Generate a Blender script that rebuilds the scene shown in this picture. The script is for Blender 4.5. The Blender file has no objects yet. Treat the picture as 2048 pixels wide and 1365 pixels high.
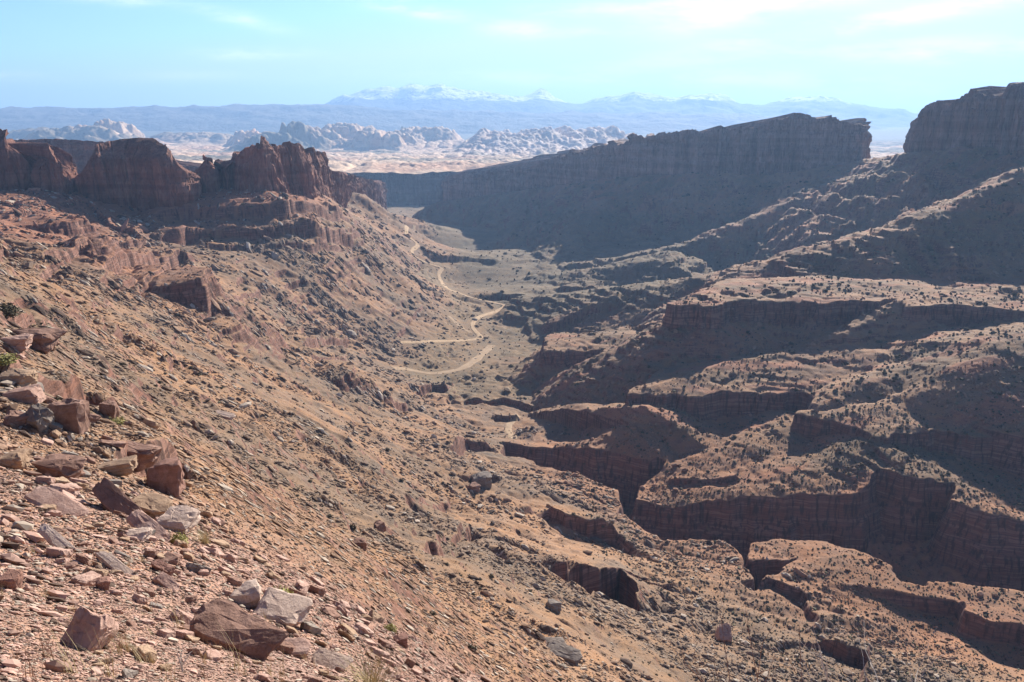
import bpy, bmesh, math, random
import numpy as np
from mathutils import Vector, Matrix, geometry
random.seed(7); RNG = np.random.default_rng(7)
R = math.radians
SC = bpy.context.scene
COL = SC.collection
# ------------------------------------------------------------------ camera model (metres, eye at the origin)
F, PITCH = 1577.0, R(15.7)
CP, SP = math.cos(PITCH), math.sin(PITCH)
EYE = 0.0
def tv(v):
    dy = -(v-682.5)/F
    return (dy*CP-SP)/(dy*SP+CP)
def vt(t):                      # inverse of tv
    dy = (t*CP+SP)/(CP-t*SP); return 682.5-dy*F
def xu(u, v):
    dy = -(v-682.5)/F
    return ((u-1024)/F)/(dy*SP+CP)
def PY(u, v, Y):                # photo point at a known depth
    return (xu(u, v)*Y, Y, tv(v)*Y)
def PZ(u, v, z):                # photo point at a known height
    Y = z/tv(v); return (xu(u, v)*Y, Y, z)
# ------------------------------------------------------------------ noise
def _h(ix, iy, s):
    n = (ix.astype(np.uint32)*np.uint32(374761393)) ^ (iy.astype(np.uint32)*np.uint32(668265263)) ^ np.uint32((s*2246822519+3266489917) & 0xffffffff)
    n = (n ^ (n >> np.uint32(13)))*np.uint32(1274126177)
    n = (n ^ (n >> np.uint32(15)))*np.uint32(2246822519)
    n = n ^ (n >> np.uint32(16))
    return n.astype(np.float32)*np.float32(1.0/4294967295.0)
def vnoise(x, y, s=0):          # -1..1
    fx = np.floor(x); fy = np.floor(y)
    ix = fx.astype(np.int64); iy = fy.astype(np.int64)
    tx = (x-fx).astype(np.float32); ty = (y-fy).astype(np.float32)
    tx = tx*tx*tx*(tx*(tx*6-15)+10); ty = ty*ty*ty*(ty*(ty*6-15)+10)
    a = _h(ix, iy, s); b = _h(ix+1, iy, s); c = _h(ix, iy+1, s); d = _h(ix+1, iy+1, s)
    return ((a+(b-a)*tx)+((c+(d-c)*tx)-(a+(b-a)*tx))*ty)*2-1
def fbm(x, y, o=4, s=0, g=0.5):
    r = 0; a = 1.0; t = 0
    for i in range(o):
        r = r+a*vnoise(x, y, s+i*17); t += a
        x, y = (x*0.8-y*0.6)*2.03+11.3, (x*0.6+y*0.8)*2.03+5.1; a *= g
    return r/t
def ridged(x, y, o=3, s=0):
    r = 0; a = 1.0; t = 0
    for i in range(o):
        r = r+a*(1-np.abs(vnoise(x, y, s+i*31))*2); t += a
        x, y = (x*0.8-y*0.6)*2.1+3.3, (x*0.6+y*0.8)*2.1+7.1; a *= .5
    return r/t
def billow(x, y, o=3, s=0):
    r = 0; a = 1.0; t = 0
    for i in range(o):
        r = r+a*np.sqrt(np.abs(vnoise(x, y, s+i*31))+.01); t += a
        x, y = (x*0.8-y*0.6)*2.1+3.3, (x*0.6+y*0.8)*2.1+7.1; a *= .45
    return r/t
def sstep(a, b, x):
    t = np.clip((x-a)/(b-a), 0, 1); return t*t*(3-2*t)
def pdist(px, py, pts, closed=False):
    """distance to a polyline, side sign (left +), parameter 0..1 along it"""
    best = np.full(px.shape, 1e18, np.float32); sg = np.zeros_like(best); par = np.zeros_like(best)
    P = [tuple(p[:2]) for p in pts]
    if closed: P = P+[P[0]]
    n = len(P)-1
    for i in range(n):
        ax, ay = P[i]; bx, by = P[i+1]
        dx, dy = bx-ax, by-ay; L = dx*dx+dy*dy+1e-9
        t = np.clip(((px-ax)*dx+(py-ay)*dy)/L, 0, 1)
        ex = px-ax-t*dx; ey = py-ay-t*dy; d = ex*ex+ey*ey
        m = d < best
        best = np.where(m, d, best)
        sg = np.where(m, np.sign(dx*(py-ay)-dy*(px-ax)), sg); par = np.where(m, (i+t)/n, par)
    return np.sqrt(best), sg, par
def inpoly(px, py, pts):
    c = np.zeros(px.shape, bool); n = len(pts)
    for i in range(n):
        x1, y1 = pts[i][:2]; x2, y2 = pts[(i+1) % n][:2]
        if y1 == y2: continue
        c ^= ((y1 > py) != (y2 > py)) & (px < (x2-x1)*(py-y1)/(y2-y1)+x1)
    return c
# ------------------------------------------------------------------ terrain control
def SF(Y):                      # the middle distance lies a little deeper than the near slope
    return Y*(1+.26*np.interp(math.log(Y), [math.log(25), math.log(230), math.log(640), math.log(1000)], [0, 1, 1, 0]))
ctl = []
def cy(*rows):
    for u, v, Y in rows: ctl.append(PY(u, v, SF(Y)))
def cz(*rows):
    for u, v, z0 in rows: ctl.append(PZ(u, v, z0))
def cw(*rows):
    for r in rows: ctl.append(r)
cy((100,1365,5.5),(400,1365,6.5),(700,1365,9.5),(850,1365,17),(950,1365,42),(1100,1365,85),(1300,1365,150),(1500,1365,190),(1750,1365,215),(2048,1365,226),
   (0,1250,7),(200,1250,8.5),(450,1270,11),(650,1250,16),(780,1250,32),(850,1250,60),(1000,1250,110),(1200,1250,180),(1400,1250,238),(1600,1250,258),(1850,1250,266),(2048,1250,268),
   (0,1120,13),(200,1120,15),(400,1120,19),(550,1120,27),(640,1120,50),(750,1120,90),(900,1120,165),(1050,1120,222),(1200,1110,275),(1400,1110,318),(1650,1120,312),(1900,1120,318),
   (0,1000,24),(150,1000,27),(300,1010,31),(420,1000,55),(550,1000,100),(700,1000,170),(850,1000,255),(1000,1000,320),(1120,985,366),
   (0,900,42),(120,900,47),(260,890,58),(400,900,95),(550,900,160),(700,900,250),(850,900,365),(950,890,445),
   (0,800,60),(120,790,68),(250,800,120),(400,800,190),(550,800,280),(700,800,410),(800,780,520),(850,800,545),
   (0,700,88),(100,700,105),(200,700,200),(350,700,300),(500,700,400),(650,700,560),(700,680,700),(800,690,770),
   (0,620,115),(100,620,200),(250,620,330),(400,600,480),(550,600,640),(700,600,850),(800,600,1040),
   (0,540,220),(150,540,350),(300,540,480),(450,520,700),(600,520,870),(700,520,1050),(780,520,1300),
   (0,480,420),(150,480,560),(300,500,650),(450,490,820),(600,490,930),(700,480,1100),(760,470,1400),(790,460,1900),
   (0,420,620),(100,420,690),(200,440,740),(300,420,950),(450,410,990),(600,410,1050),(700,430,1250),
   (0,382,820),(130,387,860),(260,428,900),(400,388,1060),(540,391,1090),(650,396,1220),(730,422,1600),(760,425,2050))
cz((860,750,-268),(940,680,-275),(985,620,-280),(880,560,-284),(830,500,-290),(815,460,-297),(800,436,-304),(1000,745,-270),(900,745,-269),(960,790,-268),(1020,865,-262),
   (1100,600,-273),(1050,660,-276),(1000,580,-281),(1000,545,-279),(1000,500,-277),(950,470,-286),(900,450,-292),(850,443,-297),(1100,500,-266),(1150,475,-256),(1200,600,-268),
   (1150,820,-260),(1100,850,-258),(1200,900,-251),(1300,925,-250),(1400,910,-244),(1500,890,-240),(1650,900,-238),(1450,1000,-254),(1600,960,-248),(1700,960,-247),(1760,1000,-250),(1860,1000,-248),(1950,985,-246),(2048,985,-244),(2048,1060,-252),(1350,960,-252),(1150,785,-262),(1250,775,-260))
cw((330,1230,-245),(150,1250,-264),(600,1150,-215),(300,1700,-250),(450,1600,-230),(100,1800,-275),(-40,2300,-295),(100,2400,-290),(300,780,-256),(500,760,-240),(450,620,-240),(300,620,-243),(600,700,-230),(250,900,-260),(-100,2900,-310),(-400,2900,-310),(300,2900,-300),
   (-620,1500,-120),(-300,1650,-150),(-950,1250,-100),(-250,2000,-240),(-500,2200,-230),(-900,2000,-200),(-1500,1500,-150))
# outside the frame
cw((-2,.1,-1.2),(0,.9,-1.75),(1,.3,-1.9),(0,2.2,-2.7),(-1.4,2.2,-2.4),(1.6,2.2,-3.3),(0,4,-4.4),(1.6,3.6,-3.9),(3,3.5,-4.4),(6,3,-6.5),(40,4,-38),(150,10,-120),(265,50,-190),(-30,3,-2),(-100,12,8),(-250,75,15),(-600,370,0),(-800,600,-30),(-150,90,-20),
   (350,150,-220),(410,290,-235),(520,320,-240),(700,330,-230),(800,700,-220),(900,1000,-150),(1200,1400,-60),(350,60,-190))
ctl = np.array(ctl)
def lp(x, y): return np.arctan2(x, y), 0.5*np.log(x*x+y*y)
cth, clr = lp(ctl[:,0], ctl[:,1])
cq = ctl[:,2]/np.exp(clr)
def kern(a, b, c, d):
    r2 = (a-c)**2+(b-d)**2+1e-12
    return 0.5*r2*np.log(r2)
n = len(ctl)
A = np.zeros((n+3, n+3)); A[:n,:n] = kern(cth[:,None], clr[:,None], cth[None], clr[None])+np.eye(n)*2e-4
A[:n,n:] = np.c_[np.ones(n), cth, clr]; A[n:,:n] = A[:n,n:].T
W = np.linalg.solve(A, np.r_[cq, 0, 0, 0])
# grid in bearing and log distance round the lookout
TH = np.concatenate([np.linspace(-62,-35.2,110), np.linspace(-35,35,1180), np.linspace(35.2,62,110)])*math.pi/180
LR = np.concatenate([np.linspace(math.log(.8), math.log(150), 800, endpoint=False), np.linspace(math.log(150), math.log(1000), 900, endpoint=False), np.linspace(math.log(1000), math.log(3000), 330)])
cg_t = np.linspace(TH[0], TH[-1], 300); cg_r = np.linspace(LR[0], LR[-1], 420)
GQ = np.zeros((300, 420))
for i in range(300):
    GQ[i] = kern(cg_t[i], cg_r[:,None], cth[None], clr[None])@W[:n]+W[n]+W[n+1]*cg_t[i]+W[n+2]*cg_r
def bil(G, gt, gr, t, l):
    a = np.clip((t-gt[0])/(gt[1]-gt[0]), 0, len(gt)-1.001); b = np.clip((l-gr[0])/(gr[1]-gr[0]), 0, len(gr)-1.001)
    i = a.astype(int); j = b.astype(int); a = a-i; b = b-j
    return G[i,j]*(1-a)*(1-b)+G[i+1,j]*a*(1-b)+G[i,j+1]*(1-a)*b+G[i+1,j+1]*a*b
def base(x, y):
    t, l = lp(x, y)
    return bil(GQ, cg_t, cg_r, t, l)*np.exp(l)
GORGE = [PZ(u, v, -254) for u, v in ((1000,884),(1090,898),(1180,922),(1260,938),(1330,950),(1300,985),(1268,1016),(1330,1020),(1400,1022),(1500,1030),(1600,1031),(1715,1036),(1745,1008),(1800,1022),(1900,1030),(1900,1062),(1960,1080),(2060,1085),(2200,1110))]+\
        [PZ(u, v, -242) for u, v in ((2200,1190),(2048,1180),(1960,1178),(1900,1168),(1850,1178),(1800,1172),(1775,1140),(1710,1100),(1640,1082),(1560,1075),(1515,1090),(1500,1130),(1560,1120),(1610,1115),(1560,1160),(1505,1205),(1488,1150),(1470,1110),(1440,1082),(1380,1080),(1325,1098),(1262,1055),(1236,1022),(1240,1000),(1222,968),(1170,950),(1090,932),(1000,898))]
# benches of the right-hand side: rim traced at its own height, closed far behind; (outline, rim height, cliff, inward rise, top limit)
def bench(pts, z, close, h, rise, lim):
    P = [PZ(u, v, z)[:2] for u, v in pts]+list(close)
    return (P, z, h, rise, lim)
BENCHES = [
 bench([(1345,650),(1250,655),(1150,660),(1100,672),(1085,701),(1150,703),(1230,704),(1290,709),(1350,717)], -237, [(300,730),(420,760),(420,950),(250,960)], 14, .10, -226),
 bench([(1350,722),(1300,757),(1245,790),(1330,789),(1400,791),(1500,785),(1600,788),(1655,798),(1625,812),(1590,829),(1680,845),(1740,862),(1765,872),(1800,868),(1880,862),(1960,872),(2048,880),(2200,890)], -216, [(900,500),(900,860),(330,820)], 20, .20, -197),
 bench([(1340,607),(1420,612),(1482,600),(1560,600),(1640,603),(1700,602),(1790,600),(1808,612),(1900,610),(1990,613),(2060,622),(2300,640)], -168, [(1200,700),(1100,900),(240,860)], 20, .05, -160),
]
def rl(*rows, s=.60, w=4., zb=-999.): return ([PY(u, v, Y) for u, v, Y in rows], s, w, zb)
RIDGES = [
 # feet of the shaded walls
 rl((890,402,2520),(1000,387,2360),(1100,374,2230),(1255,352,2000),(1400,347,1900),(1570,345,1800),(1700,326,1740),(1760,317,1640),(1822,311,1420),(1850,305,1375),(1950,296,1270),(2048,295,1220),(2300,300,1120), s=.56, w=18),
 # spurs
 rl((1228,374,1970),(1190,412,1850),(1150,462,1720),(1104,528,1500), s=.42, w=16),
 rl((1740,322,1650),(1690,345,1600),(1620,376,1500),(1490,440,1420),(1350,490,1400),(1230,515,1420),(1110,530,1500), s=.60, w=12),
 rl((2300,250,1100),(2048,340,1000),(1960,380,980),(1900,410,960),(1800,447,940),(1700,478,930),(1600,498,940),(1530,520,950),(1440,570,900),(1340,592,900),(1220,602,930), s=.44, w=8, zb=-190),
 rl((2200,560,860),(2048,600,800),(1990,604,770),(1800,598,740),(1700,655,705),(1600,700,690),(1500,708,700), s=.75, w=3, zb=-204),
 rl((2300,600,780),(2048,640,710),(1990,670,680),(1880,705,640),(1720,765,598),(1600,826,565), s=.34, w=3, zb=-213),
 rl((2300,620,680),(2048,668,620),(2000,690,600),(1920,740,580),(1850,790,566),(1795,842,552), s=.25, w=3, zb=-213),
 rl((2048,560,880),(1950,585,850),(1840,592,800), s=.5, w=4),
 rl((1470,560,860),(1400,610,800),(1350,650,780),(1270,690,790), s=.55, w=3),
 rl((1500,535,1010),(1380,555,1020),(1250,572,1060),(1120,588,1130),(1010,596,1180), s=.34, w=10),
 rl((1330,505,1330),(1220,530,1330),(1110,548,1380), s=.3, w=12),
 rl((1285,812,588),(1262,850,576),(1200,887,566), s=.34, w=2),
 rl((1592,832,585),(1560,862,562),(1500,885,548),(1440,905,540), s=.22, w=3),
 rl((1740,885,518),(1700,905,512),(1650,925,508), s=.18, w=3),
 rl((1790,1000,496),(1850,1005,494), s=.6, w=4),
]
# ledges: photo polyline, rim height or depth, (raise above, reach), (drop below, reach)
_lf = np.linspace(math.log(3), math.log(2900), 2500)
def hit_slope(u, v, up=0.):
    th = math.atan(xu(u, v)); qs = np.maximum.accumulate(bil(GQ, cg_t, cg_r, np.full(2500, th), _lf))
    r = 100.
    for k in range(3):
        q = tv(v+.85*up/r*F)*math.cos(th); r = math.exp(_lf[min(int(np.searchsorted(qs, q)), 2499)])
    return (r*math.sin(th), r*math.cos(th))
def lg(pts, up, wu, dn, wd, mode='Y'):
    P = [PY(u, v, SF(q)) for u, v, q in pts] if mode == 'P' else [hit_slope(u, v, up) for u, v, q in pts]
    return (P, up, wu, dn, wd)+(('P',) if mode == 'P' else ())
LEDGES = [
 lg([(285,425,960),(360,418,975),(450,420,960),(560,422,960),(640,420,1000),(705,430,1080)], 12, 70, 8, 30),
 lg([(300,462,860),(400,455,880),(520,458,880),(640,462,930),(700,462,1020),(720,450,1150)], 12, 50, 9, 28),
 lg([(380,486,800),(520,490,810),(620,488,860),(690,492,960)], 5, 20, 4, 14),
 lg([(200,515,395),(240,508,400),(300,505,405),(360,508,408),(380,515,420)], 10, 40, 8, 12),
 lg([(205,560,350),(280,566,350),(340,560,360),(430,560,380)], 4, 15, 3, 8),
 lg([(400,640,330),(440,608,345),(480,590,372),(526,584,400)], 4, 22, 3, 8),
 lg([(20,432,560),(60,430,580),(120,440,600)], 8, 40, 6, 15),
 lg([(80,500,420),(150,505,430),(180,495,440)], 5, 25, 5, 12),
 lg([(170,470,520),(230,478,560),(300,480,600)], 6, 25, 5, 12),
 lg([(100,400,720),(180,405,740),(215,440,700),(290,470,680)], 7, 40, 5, 15),
 lg([(610,680,460),(640,672,470),(700,676,500)], 6, 26, 6, 9),
 lg([(620,706,430),(660,708,440),(690,712,455)], 5, 14, 4, 9),
 lg([(780,800,460),(815,800,470)], 5, 14, 7, 10),
 lg([(820,768,545),(860,760,560),(898,768,560)], 8, 30, 10, 16),
 lg([(895,885,395),(930,868,410),(985,876,430)], 8, 30, 10, 14),
 lg([(925,790,620),(1010,794,630),(1090,812,600)], 5, 30, 8, 14),
 lg([(985,828,545),(1040,828,550)], 4, 20, 6, 12),
 lg([(1030,855,530),(1075,852,535)], 6, 25, 6, 12),
 lg([(890,578,1190),(1000,586,1180),(1120,590,1180),(1180,596,1130)], 9, 120, 9, 60),
 lg([(850,508,1640),(930,512,1600),(1000,520,1500)], 6, 100, 5, 50),
 lg([(1090,664,800),(1150,655,820),(1250,650,830)], 9, 90, 8, 40),
 lg([(1100,575,1050),(1250,590,1000),(1330,580,1000)], 8, 60, 7, 30),
 lg([(1080,1150,0),(1100,1155,0),(1160,1140,0),(1240,1118,0),(1262,1150,0),(1282,1185,0)][1:] and [(1098,1155,228),(1160,1140,236),(1240,1116,250),(1268,1145,240),(1284,1190,222)], 6, 34, 30, 46, 'P'),
 lg([(1640,1275,246),(1690,1318,236),(1735,1345,232)], 5, 24, 8, 70, 'P'),
 lg([(1912,1195,284),(1930,1238,272),(1985,1262,266),(2060,1290,262)], 6, 34, 12, 70, 'P'),
 lg([(1480,1165,285),(1540,1150,292),(1600,1170,284),(1645,1260,252)], 3, 20, 8, 14, 'P'),
 lg([(845,1082,150),(890,1055,160),(945,1045,170)], 2.5, 12, 4, 8),
 lg([(840,1000,210),(900,985,225)], 2, 10, 3.5, 8),
 lg([(935,940,300),(985,935,310)], 6, 20, 6, 10),
 lg([(1090,985,330),(1130,1018,322),(1180,1036,318),(1236,1020,325)], 7, 30, 9, 50, 'P'),
 lg([(1330,975,395),(1400,985,396),(1480,982,400)], 3, 14, 4, 10),
 lg([(215,890,57),(250,880,59),(300,898,60),(330,888,60),(362,896,62)], 1.6, 7, 4.2, 4.5),
 lg([(70,745,68),(120,752,70),(165,760,74)], 2.2, 9, 4.5, 4),
 lg([(0,740,64),(50,742,66)], 1.0, 5, 2.2, 3),
 lg([(196,790,84),(232,800,86)], 1.2, 5, 3.0, 4),
 lg([(0,640,86),(60,638,88),(110,650,92)], 2.2, 9, 3.5, 5),
 lg([(0,810,52),(45,815,53),(95,830,55)], 1.0, 4, 2.2, 3),
]
def uphill(P):
    """+1 when the ground rises on the left of the line"""
    t = 0.
    for (a, b_) in zip(P[:-1], P[1:]):
        mx, my = (a[0]+b_[0])/2, (a[1]+b_[1])/2; dx, dy = b_[0]-a[0], b_[1]-a[1]; L = math.hypot(dx, dy)+1e-6; e = .04*math.hypot(mx, my)
        v = base(np.array([mx-dy/L*e, mx+dy/L*e]), np.array([my+dx/L*e, my-dx/L*e])); t += float(v[0]-v[1])/e+.12*np.sign(dx)
    return 1. if t > 0 else -1.
LSIGN = [uphill(q[0]) if len(q) == 5 else float(np.sign(q[0][-1][0]-q[0][0][0])) for q in LEDGES]
LEDGES = [q[:5] for q in LEDGES]
KNOBS = [([(-292,540),(-276,526),(-250,522),(-232,531),(-217,541),(-219,572),(-245,600),(-300,600)], -91, 13), ([(-330,560),(-305,548),(-296,570),(-310,600),(-345,600)], -90, 9),
         ([(-205,486),(-190,492),(-183,510),(-190,530),(-215,528)], -112, 9), ([(-150,548),(-128,552),(-118,575),(-130,600),(-160,590)], -158, 10),
         ([(-480,700),(-440,690),(-405,705),(-395,740),(-430,775),(-490,770)], -91, 12)]
KNOBS = [(P, max(float(base(np.array([np.mean([p[0] for p in P])]), np.array([np.mean([p[1] for p in P])]))[0])+h*.55, -400), h) for P, zk, h in KNOBS]
ROAD_PX = [(828,450),(812,460),(813,472),(828,482),(837,490),(822,502),(828,514),(850,526),(886,536),(876,549),(882,563),(898,580),(935,594),(975,604),(1014,612),(990,624),(960,633),(946,644),(944,655),(953,667),(963,674),(957,680),(930,682),(880,684),(830,686),(795,686)]
WASH_PX = [(984,690),(968,705),(950,722),(925,738),(890,746),(850,748),(815,738),(780,735)]
WASH2_PX = [(945,668),(920,655),(905,640),(895,630)]
BEDS = [([hit_slope(u, v) for u, v in q], w_) for q, w_ in ((ROAD_PX, 8.), (WASH_PX, 13.), (WASH2_PX, 6.))]
def height(x, y, detail=True):
    r = np.hypot(x, y)
    # rims wander: warp the sampling point a little
    wamp = np.clip(r*0.010, 0, 5.)
    wx = x+wamp*fbm(x/28, y/28, 3, 5)+np.clip(wamp, 0, 1.2)*fbm(x/6, y/6, 2, 9)*1.2
    wy = y+wamp*fbm(x/28, y/28, 3, 6)+np.clip(wamp, 0, 1.2)*fbm(x/6, y/6, 2, 8)*1.2
    S = base(wx, wy)
    th = np.arctan2(x, y)
    # how far to the right of the canyon axis
    ax = np.interp(y, [0,250,380,540,700,900,1100,1400,2500], [300,215,150,60,10,-45,-20,-100,-330])
    right = sstep(0, 45, x-ax)
    farf = 1-0.6*sstep(850, 1100, y)
    z = S
    mk = ((x > -80) | ((y > 1650) & (x > -420))) & (r > 380)
    X1, Y1 = x[mk], y[mk]; Z = S[mk]
    jg = fbm(X1/26, Y1/26, 4, 120); jl = fbm(X1/7, Y1/7, 3, 121)
    notch = ridged(X1/34, Y1/34, 3, 127)
    for P, zr, h, rise, lim in BENCHES:
        ins = inpoly(X1, Y1, P); d, _, _ = pdist(X1, Y1, P, True)
        sd = np.where(ins, d, -d)+jg*8+jl*3.2+notch*3.5
        zt = np.minimum(zr+np.maximum(sd, 0)*rise, lim)
        zo = zr-np.interp(-sd, [0, 2.2, 4.2, 5.2, 200], [0, h*.62, h, h+.6, h+.6+195*.62])
        Z = np.maximum(Z, np.where(sd > 0, zt, zo))
    gul = ridged(X1/50+fbm(X1/140, Y1/140, 2, 122)*.9, Y1/230, 3, 123)
    for P, sp, wd, zb in RIDGES:
        n_ = len(P); A_ = np.array(P)
        d, _, par = pdist(X1, Y1, P)
        seg_z = np.interp(par*(n_-1), np.arange(n_), A_[:,2])
        dd = np.maximum(d-wd-jg*wd*.8, 0)
        rough = np.clip(dd/60, 0, 1)
        zr = seg_z-sp*(np.sqrt(dd*dd+16)-4)-gul*(13 if sp > .4 else 3)*rough+jg*(3.0 if sp > .4 else 1.6)+jl*.8
        zr = np.where(zr < zb+jl*1.5, zb+jl*1.5-(zb+jl*1.5-zr)*6, zr)
        Z = np.maximum(Z, zr)
    # minor ledges crop out all over this side
    hi = sstep(-283, -262, Z)
    far9 = sstep(820, 980, Y1)
    for m, sd_, am, bi in ((8., 125, 1.3, .10), (3.6, 135, 1.3, .10)):
        kk = (Z+fbm(X1/55, Y1/55, 4, sd_+4, .6)*m*1.3+jl*.5)/m; kf = kk-np.floor(kk)
        mini = (np.floor(kk)+sstep(0.68, 0.88, kf))*m-kk*m
        Z = Z+mini*hi*np.maximum(sstep(-240, -230, Z), sstep(610, 660, Y1))*(.50+.50*sstep(690, 760, Y1))*np.clip(bi+far9*.12+.2*sstep(730, 790, Y1)+fbm(X1/45, Y1/45, 4, sd_, .6)*am, 0, .85)
    z[mk] = Z
    S = z.copy()
    left = 1-right
    # left flank: ribs running down slope and short broken outcrops
    lw = left*sstep(60, 250, r)
    rib = ridged(y/26+fbm(x/70, y/70, 2, 61)*.5, x/230, 3, 60)
    z = z+rib*2.5*lw*sstep(-262, -235, z)
    m = 13.; zz = S+fbm(x/120, y/120, 2, 62)*9; k = zz/m; kf = k-np.floor(k)
    mini = (np.floor(k)+sstep(0.74, 0.86, kf))*m-zz
    pat = np.clip(fbm(x/42, y/42, 4, 63, .6)*2.6-.05, 0, 1)
    z = z+mini*0.55*pat*lw
    m = 5.; zz = S+fbm(x/60, y/60, 3, 66)*5; k = zz/m; kf = k-np.floor(k)
    z = z+((np.floor(k)+sstep(0.7, 0.88, kf))*m-zz)*.5*np.clip(fbm(x/30, y/30, 4, 67, .6)*2.4-.1, 0, 1)*lw
    # gorge
    inside = inpoly(x, y, GORGE); d, _, _ = pdist(x, y, GORGE, True)
    dj = d+fbm(x/9, y/9, 3, 70)*3.0+fbm(x/30, y/30, 3, 72)*5-1.5
    drop = np.interp(dj, [0, 2.5, 5, 6, 9.5, 30], [0, 14, 20, 21, 38, 52])
    zg = np.maximum(z-drop, np.interp(x, [-20, 80, 300], [-272, -280, -291])+np.abs(fbm(x/18, y/18, 3, 71))*3)
    z = np.where(inside, np.minimum(z, zg), z)
    mk = (x < -90) & (y > 420) & (y < 900)
    if mk.any():
        xx, yy = x[mk], y[mk]; zz_ = z[mk]; nj = fbm(xx/12, yy/12, 4, 85)*5
        for Pk, zk, hk in KNOBS:
            ins = inpoly(xx, yy, Pk); d, _, _ = pdist(xx, yy, Pk, True); sd = np.where(ins, d, -d)+nj
            zz_ = np.maximum(zz_, np.where(sd > 0, zk+np.minimum(sd*.12, 3), zk-np.interp(-sd, [0, 1.5, 3, 4.5, 40, 400], [0, hk*.45, hk*.5, hk, hk+36, hk+600])))
        z[mk] = zz_
    for (P, up, wu, dn, wd), sgn in zip(LEDGES, LSIGN):
        Px = np.array(P)
        pad = max(wu, wd)*1.3
        mk = (x > Px[:,0].min()-pad) & (x < Px[:,0].max()+pad) & (y > Px[:,1].min()-pad) & (y < Px[:,1].max()+pad)
        if not mk.any(): continue
        xx, yy = x[mk], y[mk]
        sc = np.clip(np.hypot(Px[:,0], Px[:,1]).mean()/300, .12, 1.5)
        d, s, par = pdist(xx, yy, P)
        # uphill side = away from the lookout
        s = s*sgn
        sd = d*s+fbm(xx/(11*sc), yy/(11*sc), 3, 80)*3.2*sc
        end = sstep(0, .10, par)*sstep(0, .10, 1-par)*0.999+.001
        end = end*(0.7+0.5*fbm(xx/(25*sc), yy/(25*sc), 2, 81))
        face = 1.5*sc
        upv = up*np.clip(1-sd/wu, 0, 1)*sstep(-face, face*.2, sd)
        dnv = dn*np.clip(1+sd/wd, 0, 1)*(1-sstep(-face, face*.2, sd))
        z[mk] += (upv-dnv)*end
    if detail:
        a = np.clip(r/300, .05, 1)
        z = z+fbm(x/22, y/22, 4, 90)*1.3*sstep(30, 250, r)
        z = z+fbm(x/5, y/5, 4, 91)*0.50*sstep(8, 90, r)*(1-0.4*right)
        z = z+fbm(x/1.3, y/1.3, 4, 92)*0.13*sstep(3, 20, r)*(1-sstep(300, 600, r))
        z = z+fbm(x/.32, y/.32, 3, 93)*0.035*(1-sstep(30, 80, r))
    mk = (y > 600) & (y < 2600) & (x > -450) & (x < 150)
    if mk.any():
        xx, yy = x[mk], y[mk]; zz_ = z[mk]; bb = base(xx, yy)
        for P, w_ in BEDS:
            d, _, _ = pdist(xx, yy, P); k = sstep(w_+14, w_*.8, d); zz_ = zz_*(1-k)+(bb-.3)*k
        z[mk] = zz_
    return z
TT, LL = np.meshgrid(TH, LR, indexing='ij')
RR = np.exp(LL)
GX = RR*np.sin(TT); GY = RR*np.cos(TT)
GZ = height(GX.ravel(), GY.ravel()).reshape(GX.shape)
def zat(x, y):
    x = np.atleast_1d(np.asarray(x, float)); y = np.atleast_1d(np.asarray(y, float))
    t, l = lp(x, y)
    i = np.clip(np.searchsorted(TH, t)-1, 0, len(TH)-2); j = np.clip(np.searchsorted(LR, l)-1, 0, len(LR)-2)
    a = np.clip((t-TH[i])/(TH[i+1]-TH[i]), 0, 1); b = np.clip((l-LR[j])/(LR[j+1]-LR[j]), 0, 1)
    return GZ[i,j]*(1-a)*(1-b)+GZ[i+1,j]*a*(1-b)+GZ[i,j+1]*(1-a)*b+GZ[i+1,j+1]*a*b
QG = np.maximum.accumulate(GZ/RR, axis=1)
def hit(u, v):
    """first ground point seen at a photo point"""
    q_, x_ = tv(v), xu(u, v)
    th = math.atan(x_); q = q_*math.cos(th)
    i = int(np.argmin(abs(TH-th)))
    j = int(np.searchsorted(QG[i], q)); j = min(j, len(LR)-1)
    r = RR[i, j]; x, y = r*math.sin(th), r*math.cos(th)
    return x, y, float(zat(x, y)[0])
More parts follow.
